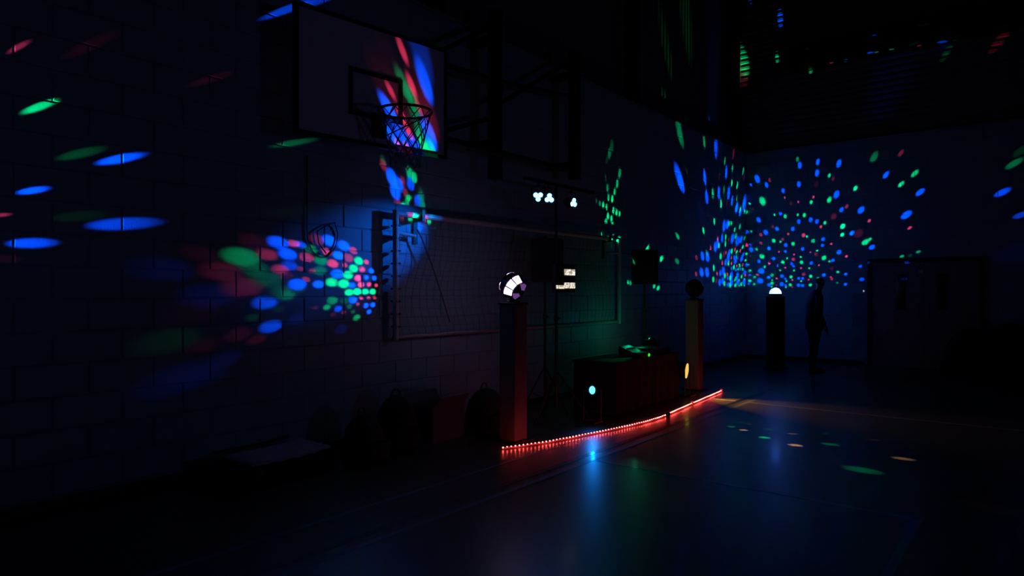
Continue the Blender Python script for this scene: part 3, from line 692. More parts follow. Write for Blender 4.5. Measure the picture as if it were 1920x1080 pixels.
# net: diamond cords hanging from the rim
bm = bmesh.new()
NC, LV = 12, 7
def net_p(i, j):
    f = j / LV
    r = 0.222 - 0.095 * min(1, f * 1.25) + 0.02 * max(0, f - 0.75)
    a = 2 * PI * (i + 0.5 * (j % 2)) / NC
    return (RC.x + r * math.cos(a), RC.y + r * math.sin(a), RC.z - 0.47 * f)
for j in range(LV):
    for i in range(NC):
        p = net_p(i, j)
        for q in ((i if j % 2 == 0 else i + 1), (i - 1 if j % 2 == 0 else i)):
            tube(bm, p, net_p(q, j + 1), 0.0042, n=5, caps=False)
obj('net', bm, M['net'], hoop)
# swing arm frame (world coordinates turned into the hoop's frame)
mi = (Matrix.Translation((BC.x, BC.y, 2.8)) @ Matrix.Rotation(byaw, 4, 'Z')).inverted()
def wl(p):
    return mi @ Vector(p)
def bar(name, p, q, r, m='steel'):
    bm = bmesh.new()
    tube(bm, wl(p), wl(q), r, n=4)
    return obj(name, bm, M[m], hoop)
for y in (5.83, 7.47):
    bm = bmesh.new()
    box(bm, (0.33, y - 0.06, 2.78 if y < 6 else 3.0), (0.45, y + 0.06, 4.72))
    for v in bm.verts:
        v.co = wl(v.co)
    obj('upright', bm, M['steel'], hoop)
bar('arm', (0.60, 4.68, 3.86), (0.39, 5.83, 4.55), 0.035)
bar('arm', (0.60, 4.70, 3.76), (0.39, 5.83, 3.92), 0.035)
bar('arm', (0.60, 4.70, 3.03), (0.39, 7.47, 3.10), 0.04)
bar('arm', (0.58, 4.72, 3.08), (0.39, 5.83, 3.50), 0.035)
bar('arm', (0.39, 5.83, 3.62), (0.39, 7.47, 4.62), 0.035)
bar('arm', (0.39, 5.83, 3.92), (0.39, 7.47, 4.10), 0.025)
for z in (0.18, 0.92):
    bm = bmesh.new()
    tube(bm, (-0.085, -0.55, z), (-0.085, HW, z), 0.03, n=4)
    obj('back_rail', bm, M['steel'], hoop)
for y in (-0.4, 0.5):
    bm = bmesh.new()
    tube(bm, (-0.05, y, 0.04), (-0.05, y, BHT - 0.04), 0.025, n=4)
    obj('back_rail', bm, M['steel'], hoop)
for y in (5.83, 7.47):
    for z in (3.2, 4.4):
        bm = bmesh.new()
        box(bm, (0.0, y - 0.05, z - 0.04), (0.34, y + 0.05, z + 0.04))
        for v in bm.verts:
            v.co = wl(v.co)
        obj('wall_bracket', bm, M['steel'], hoop)

# cable hanging in loops on the wall
def wall_cable(pts):
    bm = bmesh.new()
    path(bm, pts, 0.006, 6)
    return bm
cab = [(0.012, 3.60, 2.75), (0.012, 3.60, 2.3)] + [(0.012, 3.77 - 0.17 * math.cos(a), 2.06 - 0.24 * math.sin(a)) for a in [PI * k / 14 for k in range(15)]]
cab += [(0.020, 3.90, 2.16), (0.024, 3.80, 2.12), (0.024, 3.70, 2.06), (0.024, 3.72, 1.95), (0.024, 3.80, 1.86)]
tag(obj('hanging_cable', wall_cable(cab), M['black'], smooth=True), 'thin black cable hanging in a loop down the block wall below the backboard', 'cable')

# ------------------------------------------------------------------ five-a-side goal hung on the wall
GX, GY0, GY1, GZ0, GZ1 = 0.09, 4.60, 9.20, 1.03, 2.31
goal = thing('football_goal', 'long low football goal with tangled net hung on the block wall', 'goal', (0, GY0, GZ0))
def gl(p):
    return Vector(p) - Vector((0, GY0, GZ0))
def gbar(name, p, q, r=0.032, m='goal', n=10):
    bm = bmesh.new()
    tube(bm, gl(p), gl(q), r, n=n)
    return obj(name, bm, M[m], goal, smooth=False)
gbar('post', (GX, GY0, GZ0 - 0.03), (GX, GY0, GZ1 + 0.03))
gbar('post', (GX, GY1, GZ0 - 0.03), (GX, GY1, GZ1 + 0.03))
gbar('crossbar', (GX, GY0, GZ1), (GX, GY1, GZ1))
for y in (GY0, GY1):
    gbar('side_rail', (GX, y, GZ0), (0.05, y, GZ0), 0.02)
    gbar('side_rail', (GX, y, GZ1 - 0.2), (0.06, y + 0.30 * (1 if y == GY0 else -1), GZ1 - 0.22), 0.02)
gbar('ground_rail', (0.05, GY0, GZ0), (0.05, GY1, GZ0), 0.02)
for y in (GY0 + 0.35, GY1 - 0.35):
    bm = bmesh.new()
    box(bm, gl((0.0, y - 0.03, GZ1 - 0.30)), gl((0.012, y + 0.03, GZ1 + 0.02)))
    box(bm, gl((0.012, y - 0.02, GZ1 - 0.06)), gl((GX + 0.04, y + 0.02, GZ1 - 0.033)))
    box(bm, gl((GX + 0.034, y - 0.02, GZ1 - 0.06)), gl((GX + 0.05, y + 0.02, GZ1 + 0.06)))
    obj('wall_hook', bm, M['steel'], goal)
# clips along the near post
for k in range(9):
    z = GZ0 + 0.1 + k * 0.13
    bm = bmesh.new()
    box(bm, gl((GX - 0.06, GY0 - 0.012, z)), gl((GX + 0.03, GY0 + 0.045, z + 0.02)))
    obj('net_clip', bm, M['black'], goal)
bm = bmesh.new()
NY, NZ = 44, 12
def gp(i, j):
    f, s = i / NY, j / NZ
    gather = 0.5 * (1 - math.exp(-((f - 0.0) / 0.10))) if f < 0.5 else 0.5 * (1 - math.exp(-((1 - f) / 0.10)))
    y = GY0 + (GY1 - GY0) * f + 0.06 * math.sin(7 * s + 3 * f)
    z = GZ1 - (GZ1 - GZ0) * s - 0.05 * math.sin(9 * f) * math.sin(PI * s)
    x = GX + (0.06 - GX) * (s ** (1.1 + gather)) + 0.02 * math.sin(11 * f + 5 * s) * s
    return gl((max(0.03, x), min(max(y, GY0), GY1), z))
for i in range(NY + 1):
    for j in range(NZ + 1):
        if i < NY:
            tube(bm, gp(i, j), gp(i + 1, j), 0.0018, n=3, caps=False)
        if j < NZ:
            tube(bm, gp(i, j), gp(i, j + 1), 0.0018, n=3, caps=False)
o = obj('net', bm, M['goalnet'], goal)
o['kind'] = 'stuff'
bm = bmesh.new()
path(bm, [gl((GX, GY0 + 0.3 + 0.5 * k / 10, GZ1 - 0.15 - 1.0 * (k / 10) ** 1.2)) for k in range(11)], 0.008, 5)
obj('net_rope', bm, M['goalnet'], goal)

# ------------------------------------------------------------------ faceted ball lamps on square podiums
def podium(x, y, m, label, h=1.39, w=0.10):
    t = thing('podium', label, 'podium', (x, y, 0))
    part_box('base_plate', (-w - 0.05, -w - 0.05, 0), (w + 0.05, w + 0.05, 0.015), M['steel'], t, 0.003)
    part_box('cover', (-w, -w, 0.015), (w, w, h - 0.02), m, t, 0.008)
    part_box('top_plate', (-w - 0.01, -w - 0.01, h - 0.02), (w + 0.01, w + 0.01, h), M['steel'], t, 0.003)
    return t
podium(1.1, 5.27, M['cloth_white'], 'white square podium lit red at its foot, under the lit faceted ball')
podium(1.1, 9.73, M['cloth_white'], 'white square podium beside the amber floor lamp, under the unlit faceted ball')

VIEW = Vector((5.3 - 1.1, 0 - 5.27, 0)).normalized()
SIDEV = Vector((0.781, 0.625, 0))
def ball_lamp(loc, label, lit):
    """dark ball of four-sided windows on a foot; lit(band, segment, direction) tells which windows glow"""
    R = 0.142
    t = thing('faceted_ball_lamp', label, 'lamp', loc)
    cz = 0.165
    bm = bmesh.new()
    lathe(bm, [(0.07, 0.0), (0.07, 0.018), (0.03, 0.024), (0.03, cz - R * 0.9)], 16)
    obj('foot', bm, M['plastic'], t)
    bm = bmesh.new()
    bmesh.ops.create_icosphere(bm, subdivisions=3, radius=R * 0.93)
    for v in bm.verts:
        v.co.z += cz
    obj('shell', bm, M['plastic'], t)
    # four-sided windows in bands round a tilted axis
    ax = (SIDEV * 0.62 + Vector((0, 0, -0.50)) + VIEW * 0.60).normalized()
    e1 = (VIEW - ax * VIEW.dot(ax)).normalized()
    e2 = ax.cross(e1)
    def sph(th, ph):
        return ax * math.cos(th) + (e1 * math.cos(ph) + e2 * math.sin(ph)) * math.sin(th)
    for bi, (t0, t1, nseg) in enumerate(((0.24, 0.72, 5), (0.80, 1.40, 9), (1.48, 2.08, 9), (2.16, 2.75, 6))):
        for si in range(nseg):
            p0, p1 = (2 * PI * (si - 0.5 + 0.085) / nseg, 2 * PI * (si + 0.5 - 0.085) / nseg)
            n = sph((t0 + t1) / 2, (p0 + p1) / 2)
            bm = bmesh.new()
            ring = [(t0, p0), (t0, (p0 + p1) / 2), (t0, p1), (t1, p1), (t1, (p0 + p1) / 2), (t1, p0)]
            top = [bm.verts.new(sph(*a) * R + Vector((0, 0, cz))) for a in ring]
            bot = [bm.verts.new(sph(*a) * R * 0.92 + Vector((0, 0, cz))) for a in ring]
            bm.faces.new((top[0], top[1], top[4], top[5]))
            bm.faces.new((top[1], top[2], top[3], top[4]))
            for i in range(6):
                k = (i + 1) % 6
                bm.faces.new((bot[i], bot[k], top[k], top[i]))
            obj('window_pane', bm, M[('glass', 'e_pane_dim', 'e_pane')[lit(bi, si, n)]], t)
    return t, Vector(loc) + Vector((0, 0, cz)), R
def lit1(band, seg, n):
    if band == 1 and seg in (8, 0, 1):
        return 2
    if band == 0 and seg in (1, 4):
        return 1
    return 2 if n.dot(VIEW) < -0.1 and n.x < -0.2 else 0
b1, c1, R1 = ball_lamp((1.1, 5.27, 1.39), 'faceted ball lamp with glowing violet windows on the podium near the goal', lit1)
fire_beams(b1, c1, R1 + 0.012, BALL_BEAMS, wide=1.5)
point('glow', b1, c1 + Vector((-0.17, -0.03, 0.02)), (0.12, 0.2, 1.0), 0.10)
b2, c2, R2 = ball_lamp((1.1, 9.73, 1.39), 'unlit dark faceted ball lamp on the podium at the amber lamp', lambda band, seg, n: 0)

# ------------------------------------------------------------------ dome lamp on a black stand in the far corner
def dome_lamp(x, y, z, label, stand_label):
    p = podium(x, y, M['cloth_black'], stand_label, z - 0.06, 0.14)
    t = thing('dome_lamp', label, 'lamp', (x, y, z - 0.06))
    bm = bmesh.new()
    lathe(bm, [(0.10, 0.0), (0.12, 0.01), (0.125, 0.04), (0.118, 0.05)], 24)
    obj('base', bm, M['plastic'], t, smooth=False)
    bm = bmesh.new()
    lathe(bm, [(0.115, 0.05)] + [(0.115 * math.cos(a), 0.05 + 0.12 * math.sin(a)) for a in [PI / 2 * k / 6 for k in range(1, 6)]] + [(0.0, 0.17)], 18)
    obj('dome', bm, M['e_dome'], t)
    bm = bmesh.new()
    for k in range(3):
        a = 2 * PI * k / 3
        path(bm, [(0.119 * math.cos(e) * math.cos(a), 0.119 * math.cos(e) * math.sin(a), 0.05 + 0.124 * math.sin(e)) for e in [PI / 2 * i / 8 for i in range(9)]], 0.003, 5)
    obj('dome_rib', bm, M['plastic'], t)
    return t
d1 = dome_lamp(1.18, 13.4, 1.47, 'glowing white dome lamp on a black stand in front of the end wall', 'black square stand carrying the glowing dome lamp near the end wall')
fire_beams(d1, (1.18, 13.4, 1.47), 0.16, DOME_BEAMS, wide=1.28)
point('glow', d1, (1.18, 13.4, 1.70), (0.02, 0.13, 1.0), 4.0, 0.08)
d2 = dome_lamp(0.4, -0.1, 1.70, 'second dome lamp on a black stand close to the block wall', 'black square stand close to the block wall under the second dome lamp')
fire_beams(d2, (0.4, -0.1, 1.70), 0.16, SIDE_BEAMS)
point('glow', d2, (0.4, -0.1, 1.92), (0.02, 0.12, 1.0), 0.6, 0.08)

# ------------------------------------------------------------------ lighting bar with three blue spotlights
TX, TY, TZ = 0.8, 6.46, 2.74
st = thing('lighting_stand', 'black tripod lighting stand with a crossbar behind the rope light', 'stand', (TX, TY, 0))
def tripod(t, reach, top, a0):
    for k in range(3):
        a = a0 + 2 * PI * k / 3
        bm = bmesh.new()
        tube(bm, (0.02 * math.cos(a), 0.02 * math.sin(a), 0.55), (reach * math.cos(a), reach * math.sin(a), 0.012), 0.012, n=8)
        lg = obj('leg', bm, M['plastic'], t)
        bm = bmesh.new()
        tube(bm, (reach * math.cos(a), reach * math.sin(a), 0.0), (reach * math.cos(a), reach * math.sin(a), 0.03), 0.018, n=8)
        obj('rubber_foot', bm, M['black'], lg)
        bm = bmesh.new()
        tube(bm, (0, 0, 0.18), (reach * 0.55 * math.cos(a), reach * 0.55 * math.sin(a), 0.255), 0.006, n=6)
        obj('brace', bm, M['plastic'], t)
    bm = bmesh.new()
    tube(bm, (0, 0, 0.15), (0, 0, 1.2), 0.019, n=12)
    obj('lower_pole', bm, M['plastic'], t)
    bm = bmesh.new()
    tube(bm, (0, 0, 1.2), (0, 0, top), 0.015, n=12)
    obj('upper_pole', bm, M['plastic'], t)
    bm = bmesh.new()
    tube(bm, (0, 0, 1.16), (0, 0, 1.22), 0.028, n=12)
    tube(bm, (0.02, 0, 1.19), (0.06, 0, 1.19), 0.008, n=8)
    obj('clamp_collar', bm, M['plastic'], t)
tripod(st, 0.40, TZ, 0.5)
bm = bmesh.new()
box(bm, (-0.017, -0.62, TZ), (0.017, 0.82, TZ + 0.035))
obj('crossbar', bm, M['plastic'], st)

def trio_lamp(y, label, aim, up=1):
    t = thing('trio_spotlight', label, 'spotlight', (TX, y, TZ - 0.157))
    d = Vector(aim).normalized()
    x = Vector((0, 0, 1)).cross(d).normalized()
    u = d.cross(x)
    R = Matrix((x, u, d)).transposed()
    # hanging yoke
    bm = bmesh.new()
    for s in (-1, 1):
        a = x * (0.075 * s)
        tube(bm, a, a * 1.0 + Vector((0, 0, 0.12)), 0.006, n=6)
    tube(bm, x * -0.075 + Vector((0, 0, 0.12)), x * 0.075 + Vector((0, 0, 0.12)), 0.006, n=6)
    tube(bm, (0, 0, 0.12), (0, 0, 0.155), 0.012, n=8)
    obj('yoke', bm, M['plastic'], t)
    bm = bmesh.new()
    lathe(bm, [(0.045, -0.09), (0.062, -0.05), (0.068, 0.0), (0.068, 0.045), (0.060, 0.045), (0.060, 0.035)], 16)
    for v in bm.verts:
        v.co = R @ v.co
    obj('can', bm, M['plastic'], t)
    for k in range(3):
        a = PI / 2 * up + 2 * PI * k / 3
        bm = bmesh.new()
        c = (0.031 * math.cos(a), 0.031 * math.sin(a))
        lathe(bm, [(0.027, 0.034), (0.027, 0.042), (0.018, 0.05), (0.0, 0.053)], 12, c[0], c[1])
        for v in bm.verts:
            v.co = R @ v.co
        obj('led_lens', bm, M['e_blue'], t)
    return t, Vector((TX, y, TZ - 0.157)) + d * 0.06
l1, p1 = trio_lamp(6.10, 'blue trio spotlight on the crossbar end, one lens down', (5.3 - TX, -6.1, -1.0), -1)
l2, p2 = trio_lamp(6.30, 'blue trio spotlight hung between the other two on the crossbar', (1, -0.75, -0.2), 1)
l3, p3 = trio_lamp(6.78, 'blue trio spotlight hung furthest along the crossbar towards the speaker', (1, -0.15, -0.2), 1)
spot('flood', l1, p1 + Vector((-0.02, -0.12, -0.06)), (0.0, 4.55, 2.00), 0.29, (0.0, 0.16, 1.0), 150.0, 1.0, 0.03)
spot('flood', l2, p2, (6.0, 2.0, 0.0), 0.6, (0.0, 0.13, 1.0), 6.0, 1.0, 0.03)
spot('beam', l2, p2 + Vector((-0.05, 0.12, -0.03)), (0.0, 7.83, 1.08), 0.10, (0.0, 0.05, 1.0), 30.0, 1.0)
fire_beams(l3, (0.8, 6.85, 2.6), 0.10, FLOOR_BEAMS, True)

# white LED panel clamped to the lighting stand
lp = thing('led_panel', 'black panel with three short white LED bars on the lighting stand', 'lamp', (TX + 0.06, TY + 0.02, 1.49))
part_box('housing', (0.0, -0.19, 0.0), (0.04, 0.23, 0.33), M['plastic'], lp, 0.006)
part_box('clamp', (-0.045, -0.10, 0.10), (0.0, -0.06, 0.16), M['alu'], lp)
for y0, y1, z0, z1 in ((0.0, 0.22, 0.205, 0.275), (0.0, 0.22, 0.05, 0.118), (-0.165, -0.005, 0.045, 0.085)):
    part_box('led_bar', (0.04, y0, z0), (0.048, y1, z1), M['e_bar'], lp)

# ------------------------------------------------------------------ loudspeakers on stands
def loudspeaker(x, y, label, stand_label, a0, yaw):
    s = thing('speaker_stand', stand_label, 'stand', (x, y, 0))
    tripod(s, 0.33, 1.62, a0)
    t = thing('loudspeaker', label, 'speaker', (x, y, 1.62), yaw)
    bm = bmesh.new()
    vs = [(-0.17, -0.13), (0.17, -0.205), (0.17, 0.205), (-0.17, 0.13)]
    b_ = [bm.verts.new((a, b, 0.0)) for a, b in vs]
    t_ = [bm.verts.new((a, b, 0.53)) for a, b in vs]
    bm.faces.new(b_[::-1]); bm.faces.new(t_)
    for i in range(4):
        bm.faces.new((b_[i], b_[(i + 1) % 4], t_[(i + 1) % 4], t_[i]))
    bmesh.ops.bevel(bm, geom=list(bm.edges), offset=0.012, segments=2, affect='EDGES')
    obj('cabinet', bm, M['plastic'], t)
    part_box('grille', (0.17, -0.185, 0.03), (0.182, 0.185, 0.50), M['grille'], t, 0.004)
    bm = bmesh.new()
    path(bm, [(-0.06, 0, 0.53), (-0.06, 0, 0.56), (0.06, 0, 0.56), (0.06, 0, 0.53)], 0.011, 8)
    obj('handle', bm, M['plastic'], t)
    return t
loudspeaker(0.45, 6.72, 'black loudspeaker on a stand beside the white LED bars', 'black tripod under the loudspeaker beside the white LED bars', 2.1, -0.8)
loudspeaker(0.40, 9.44, 'black loudspeaker standing clear of other gear in the green light dots', 'black tripod under the loudspeaker in the green light dots', 1.1, -1.05)

# ------------------------------------------------------------------ booth
bt = thing('booth_table', 'black cloth covered booth table behind the red rope light', 'table', (0.88, 8.05, 0))
bm = bmesh.new()
box(bm, (-0.32, -0.88, 0.60), (0.32, 0.88, 0.63))
obj('tabletop', bm, M['plastic'], bt)
bm = bmesh.new()
n = 60
rim_ = []
per = [(-0.30, -0.885), (0.325, -0.885), (0.325, 0.885), (-0.30, 0.885)]
pts = []
for (a, b), (c, d) in zip(per[:-1], per[1:]):
    L = int(math.hypot(c - a, d - b) / 0.04)
    for i in range(L):
        pts.append((a + (c - a) * i / L, b + (d - b) * i / L))
pts.append(per[-1])
rows = []
for j, z in enumerate((0.634, 0.45, 0.22, 0.004)):
    rows.append([bm.verts.new((x + (0.010 * j * math.sin(i * 1.1) if 8 < i < len(pts) - 8 or True else 0) * (1 if abs(y) < 0.88 else 0.2), y, z)) for i, (x, y) in enumerate(pts)])
for a, b in zip(rows[:-1], rows[1:]):
    for i in range(len(pts) - 1):
        bm.faces.new((a[i], a[i + 1], b[i + 1], b[i]))
bm.faces.new(rows[0])
obj('cloth_skirt', bm, M['cloth_black'], bt)
for sx in (-0.28, 0.26):
    for sy in (-0.82, 0.82):
        bm = bmesh.new()
        tube(bm, (sx, sy, 0), (sx, sy, 0.60), 0.014, n=8)
        obj('leg', bm, M['alu'], bt)
# wedge-shaped console with a pale sloping top
lt = thing('wedge_console', 'wedge-shaped console with a pale sloping top on the black booth table', 'console', (0.92, 8.12, 0.634), 0.0)
bm = bmesh.new()
pr = [(-0.14, 0.0), (0.14, 0.0), (0.14, 0.02), (-0.14, 0.125)]
a_ = [bm.verts.new((x, -0.15, z)) for x, z in pr]
b_ = [bm.verts.new((x, 0.15, z)) for x, z in pr]
bm.faces.new(a_); bm.faces.new(b_[::-1])
for i in range(4):
    bm.faces.new((a_[i], a_[(i + 1) % 4], b_[(i + 1) % 4], b_[i]))
obj('body', bm, M['plastic'], lt)
bm = bmesh.new()
up_ = Vector((0.105, 0, 0.28)).normalized() * 0.004
q = [Vector((0.13, -0.14, 0.0245)), Vector((0.13, 0.14, 0.0245)), Vector((-0.13, 0.14, 0.122)), Vector((-0.13, -0.14, 0.122))]
lo_, hi_ = [bm.verts.new(p) for p in q], [bm.verts.new(p + up_) for p in q]
bm.faces.new(hi_); bm.faces.new(lo_[::-1])
for i in range(4):
    bm.faces.new((lo_[i], lo_[(i + 1) % 4], hi_[(i + 1) % 4], hi_[i]))
obj('pale_top', bm, M['silver'], lt)
for k in range(4):
    bm = bmesh.new()
    box(bm, (-0.05, -0.10 + 0.06 * k, 0.088), (-0.02, -0.08 + 0.06 * k, 0.104))
    obj('fader', bm, M['black'], lt)
# mixer with a green indicator on its front
mx = thing('mixer_case', 'black mixer case with a green indicator on the booth table front', 'mixer', (1.02, 8.50, 0.634))
part_box('case', (-0.20, -0.22, 0.0), (0.16, 0.22, 0.09), M['plastic'], mx, 0.008)
for k in range(5):
    bm = bmesh.new()
    lathe(bm, [(0.012, 0.09), (0.010, 0.108), (0.0, 0.108)], 10, 0.02, -0.16 + 0.08 * k)
    obj('knob', bm, M['alu'], mx)
# power unit with the green light, hung on the table front
pu = thing('power_unit', 'small black power unit with a green light standing on the table corner', 'power unit', (1.163, 7.93, 0.634))
part_box('case', (-0.10, -0.12, 0.0), (0.04, 0.12, 0.07), M['plastic'], pu, 0.005)
bm = bmesh.new()
lathe(bm, [(0.022, 0.0), (0.022, 0.006), (0.012, 0.014), (0.0, 0.016)], 14)
bmesh.ops.rotate(bm, verts=bm.verts, cent=(0, 0, 0), matrix=Matrix.Rotation(PI / 2, 3, 'Y'))
for v in bm.verts:
    v.co += Vector((0.04, 0.09, 0.03))
obj('green_light', bm, M['e_green'], pu)
# green effect lamp standing on the table behind the laptop
ge = thing('effect_lamp', 'squat black effect lamp throwing green dots from the booth table end', 'lamp', (0.85, 8.80, 0.634))
part_box('body', (-0.09, -0.07, 0.03), (0.09, 0.07, 0.17), M['plastic'], ge, 0.01)
part_box('bracket', (-0.05, -0.06, 0.0), (0.05, 0.06, 0.03), M['alu'], ge)
bm = bmesh.new()
lathe(bm, [(0.05, 0.17), (0.046, 0.185), (0.03, 0.205), (0.0, 0.21)], 16)
obj('lens', bm, M['glass'], ge)
fire_beams(ge, (0.85, 8.80, 0.86), 0.05, GREEN_BEAMS, wide=1.0, oval=0.6)
spot('beam', ge, (0.86, 8.72, 0.90), (0.92, 8.12, 0.70), 0.22, LED['g'], 6.0, 0.6)
point('glow', ge, (0.55, 8.85, 0.98), (0.0, 1.0, 0.50), 1.0, 0.03)

# floor lamps at the booth front
def floor_lamp(loc, aim, label, m, w, h):
    t = thing('floor_can_lamp', label, 'lamp', (loc[0], loc[1], 0))
    d = Vector(aim).normalized()
    x = Vector((0, 0, 1)).cross(d).normalized()
    u = d.cross(x)
    R = Matrix((x, u, d)).transposed()
    part_box('base', (-0.09, -0.09, 0), (0.09, 0.09, 0.02), M['plastic'], t, 0.004)
    bm = bmesh.new()
    c = Vector((0, 0, loc[2]))
    for s in (-1, 1):
        tube(bm, x * (0.1 * s) + Vector((0, 0, 0.02)), x * (0.1 * s) + c, 0.007, n=6)
    tube(bm, x * -0.1 + Vector((0, 0, 0.026)), x * 0.1 + Vector((0, 0, 0.026)), 0.007, n=6)
    obj('yoke', bm, M['plastic'], t)
    bm = bmesh.new()
    s_ = max(w, h) + 0.012
    lathe(bm, [(s_ * 0.6, -0.15), (s_ * 0.95, -0.09), (s_, 0.0), (s_ * 0.94, 0.0), (s_ * 0.94, -0.01)], 18)
    for v in bm.verts:
        v.co = R @ v.co + c
    obj('can', bm, M['plastic'], t)
    bm = bmesh.new()
    lathe(bm, [(1.0, -0.012), (1.0, -0.002), (0.6, 0.008), (0.0, 0.012)], 20)
    for v in bm.verts:
        v.co = R @ Vector((v.co.x * w, v.co.y * h, v.co.z)) + c
    obj('lens', bm, m, t)
    return t
fb = floor_lamp((1.24, 6.55, 0.37), (0.75, -0.9, 0.05), 'floor lamp with a lit blue lens behind the red rope light', M['e_floorblue'], 0.034, 0.046)
spot('flood', fb, (1.27, 6.515, 0.37), (2.2, 5.4, 0.0), 0.9, (0.0, 0.22, 1.0), 5.0, 1.0, 0.02)
fy = floor_lamp((1.27, 9.08, 0.36), (1.0, 0.06, -0.10), 'floor lamp with a lit amber lens at the booth end by the podium', M['e_yellow'], 0.055, 0.11)
spot('flood', fy, (1.33, 9.09, 0.355), (2.6, 8.90, -0.12), 0.5, (1.0, 0.50, 0.07), 55.0, 0.7, 0.01)

fill_lamp = floor_lamp((14.6, 3.0, 0.36), (-1.0, 0.15, 0.55), 'added unseen floor lamp with a violet lens for fill light across the hall', M['e_pane_dim'], 0.11, 0.11)  # out-of-view lamp added only to raise the ambient light on wall and backboard
spot('flood', fill_lamp, (14.5, 3.015, 0.42), (0.0, 5.2, 7.0), 1.0, (0.30, 0.36, 1.0), 60.0, 1.0, 0.25)

# ------------------------------------------------------------------ red rope light along the floor
rp = [(1.279, 4.89), (1.45, 5.35), (1.585, 5.95), (1.72, 6.72), (1.745, 7.25), (1.715, 7.62), (1.64, 8.40), (1.55, 9.40), (1.515, 9.745)]
dense = []
for i in range(len(rp) - 1):
    a0 = rp[max(i - 1, 0)]; a1 = rp[i]; a2 = rp[i + 1]; a3 = rp[min(i + 2, len(rp) - 1)]
    for k in range(12):
        s = k / 12
        dense.append(tuple(0.5 * (2 * q1 + (q2 - q0) * s + (2 * q0 - 5 * q1 + 4 * q2 - q3) * s * s + (3 * q1 - q0 - 3 * q2 + q3) * s ** 3) for q0, q1, q2, q3 in zip(a0, a1, a2, a3)))
dense.append(rp[-1])
rope = thing('rope_light', 'red LED rope light lying in a curve across the floor before the booth', 'rope light', (rp[0][0], rp[0][1], 0))
r0 = Vector((rp[0][0], rp[0][1], 0))
bm = bmesh.new()
path(bm, [Vector((x, y, 0.011 + 0.003 * math.sin(i * 0.9))) - r0 for i, (x, y) in enumerate(dense)], 0.0085, 8)
obj('tube', bm, M['e_rope'], rope, smooth=True)
acc, step, last = 0.0, 0.045, Vector(dense[0])
bm = bmesh.new()
cnt = 0
for i in range(1, len(dense)):
    a, b = Vector(dense[i - 1]), Vector(dense[i])
    L = (b - a).length
    while acc <= L:
        p = a + (b - a) * (acc / L)
        if not 7.40 < p.y < 7.52:
            g = bmesh.ops.create_icosphere(bm, subdivisions=1, radius=0.0075)
            for v in g['verts']:
                v.co += Vector((p.x, p.y, 0.020)) - r0
        acc += step
        cnt += 1
    acc -= L
o = obj('led_beads', bm, M['e_bead'], rope)
o['kind'] = 'stuff'
part_box('connector', Vector((1.70, 7.40, 0.0)) - r0, Vector((1.745, 7.52, 0.035)) - r0, M['black'], rope, 0.004)
for (x, y) in ((1.64, 8.40), rp[-1]):
    part_box('connector', Vector((x - 0.015, y - 0.015, 0.0)) - r0, Vector((x + 0.015, y + 0.015, 0.045)) - r0, M['e_rope'], rope, 0.004)

# ------------------------------------------------------------------ bags and boxes along the wall foot
def bag(loc, w, d, h, label, m, rotz=0.0, name='backpack'):
    t = thing(name, label, 'bag', loc, rotz)
    bm = bmesh.new()
    prof = [(0.0, 0.92), (0.08, 1.0), (0.45, 0.98), (0.75, 0.80), (0.93, 0.50), (1.0, 0.18)]
    rings = []
    for f, s in prof:
        ring = []
        for k in range(20):
            a = 2 * PI * k / 20
            ca, sa = math.cos(a), math.sin(a)
            e = 0.55
            ring.append(bm.verts.new((d / 2 * s * math.copysign(abs(ca) ** e, ca) * (1 + 0.03 * math.sin(5 * a + 9 * f)), w / 2 * s * math.copysign(abs(sa) ** e, sa), h * f + 0.004 * math.sin(3 * a))))
        rings.append(ring)
    for a, b in zip(rings[:-1], rings[1:]):
        for k in range(20):
            bm.faces.new((a[k], a[(k + 1) % 20], b[(k + 1) % 20], b[k]))
    bm.faces.new(rings[0][::-1]); bm.faces.new(rings[-1])
    for v in bm.verts:
        v.co.z = max(v.co.z, 0.0)
    obj('body', bm, m, t, smooth=True)
    bm = bmesh.new()
    box(bm, (d / 2 * 0.9, -w * 0.36, h * 0.08), (d / 2 + 0.05, w * 0.36, h * 0.45), 0.02)
    obj('pocket', bm, m, t)
    bm = bmesh.new()
    path(bm, [(-0.02, w * 0.13 * math.cos(a), h * 0.97 + 0.07 * math.sin(a)) for a in [PI * k / 8 for k in range(9)]], 0.009, 6)
    obj('carry_handle', bm, M['black'], t)
    return t
bag((0.62, 3.76, 0), 0.36, 0.30, 0.42, 'dark bag slumped beside the low box with the pale sheet', M['bag2'], 0.2)
bag((0.50, 4.25, 0), 0.38, 0.30, 0.52, 'tall domed black backpack between the grey box and the slumped bag', M['bag'], -0.2)
bag((0.60, 5.42, 0), 0.46, 0.34, 0.46, 'wide black bag behind the white podium lit red', M['bag'], 0.1)
cb = thing('grey_box', 'open grey board box standing between two black bags by the wall', 'box', (0.42, 4.86, 0), 0.08)
bm = bmesh.new()
box(bm, (-0.17, -0.25, 0.0), (0.17, 0.25, 0.02))
for s in (-1, 1):
    box(bm, (s * 0.165 - 0.005, -0.25, 0.02), (s * 0.165 + 0.005, 0.25, 0.36))
    box(bm, (-0.16, s * 0.245 - 0.005, 0.02), (0.16, s * 0.245 + 0.005, 0.36))
obj('body', bm, M['card'], cb)
for s, ang in ((1, 0.7), (-1, -0.5)):
    bm = bmesh.new()
    box(bm, (s * 0.165 - 0.004, -0.245, 0.36), (s * 0.165 + 0.004, 0.245, 0.48))
    bmesh.ops.rotate(bm, verts=bm.verts, cent=(s * 0.165, 0, 0.36), matrix=Matrix.Rotation(ang, 3, 'Y'))
    obj('flap', bm, M['card'], cb)
lb = thing('low_case', 'low black case on the floor under the pale folded sheet', 'case', (0.40, 2.98, 0), 0.05)
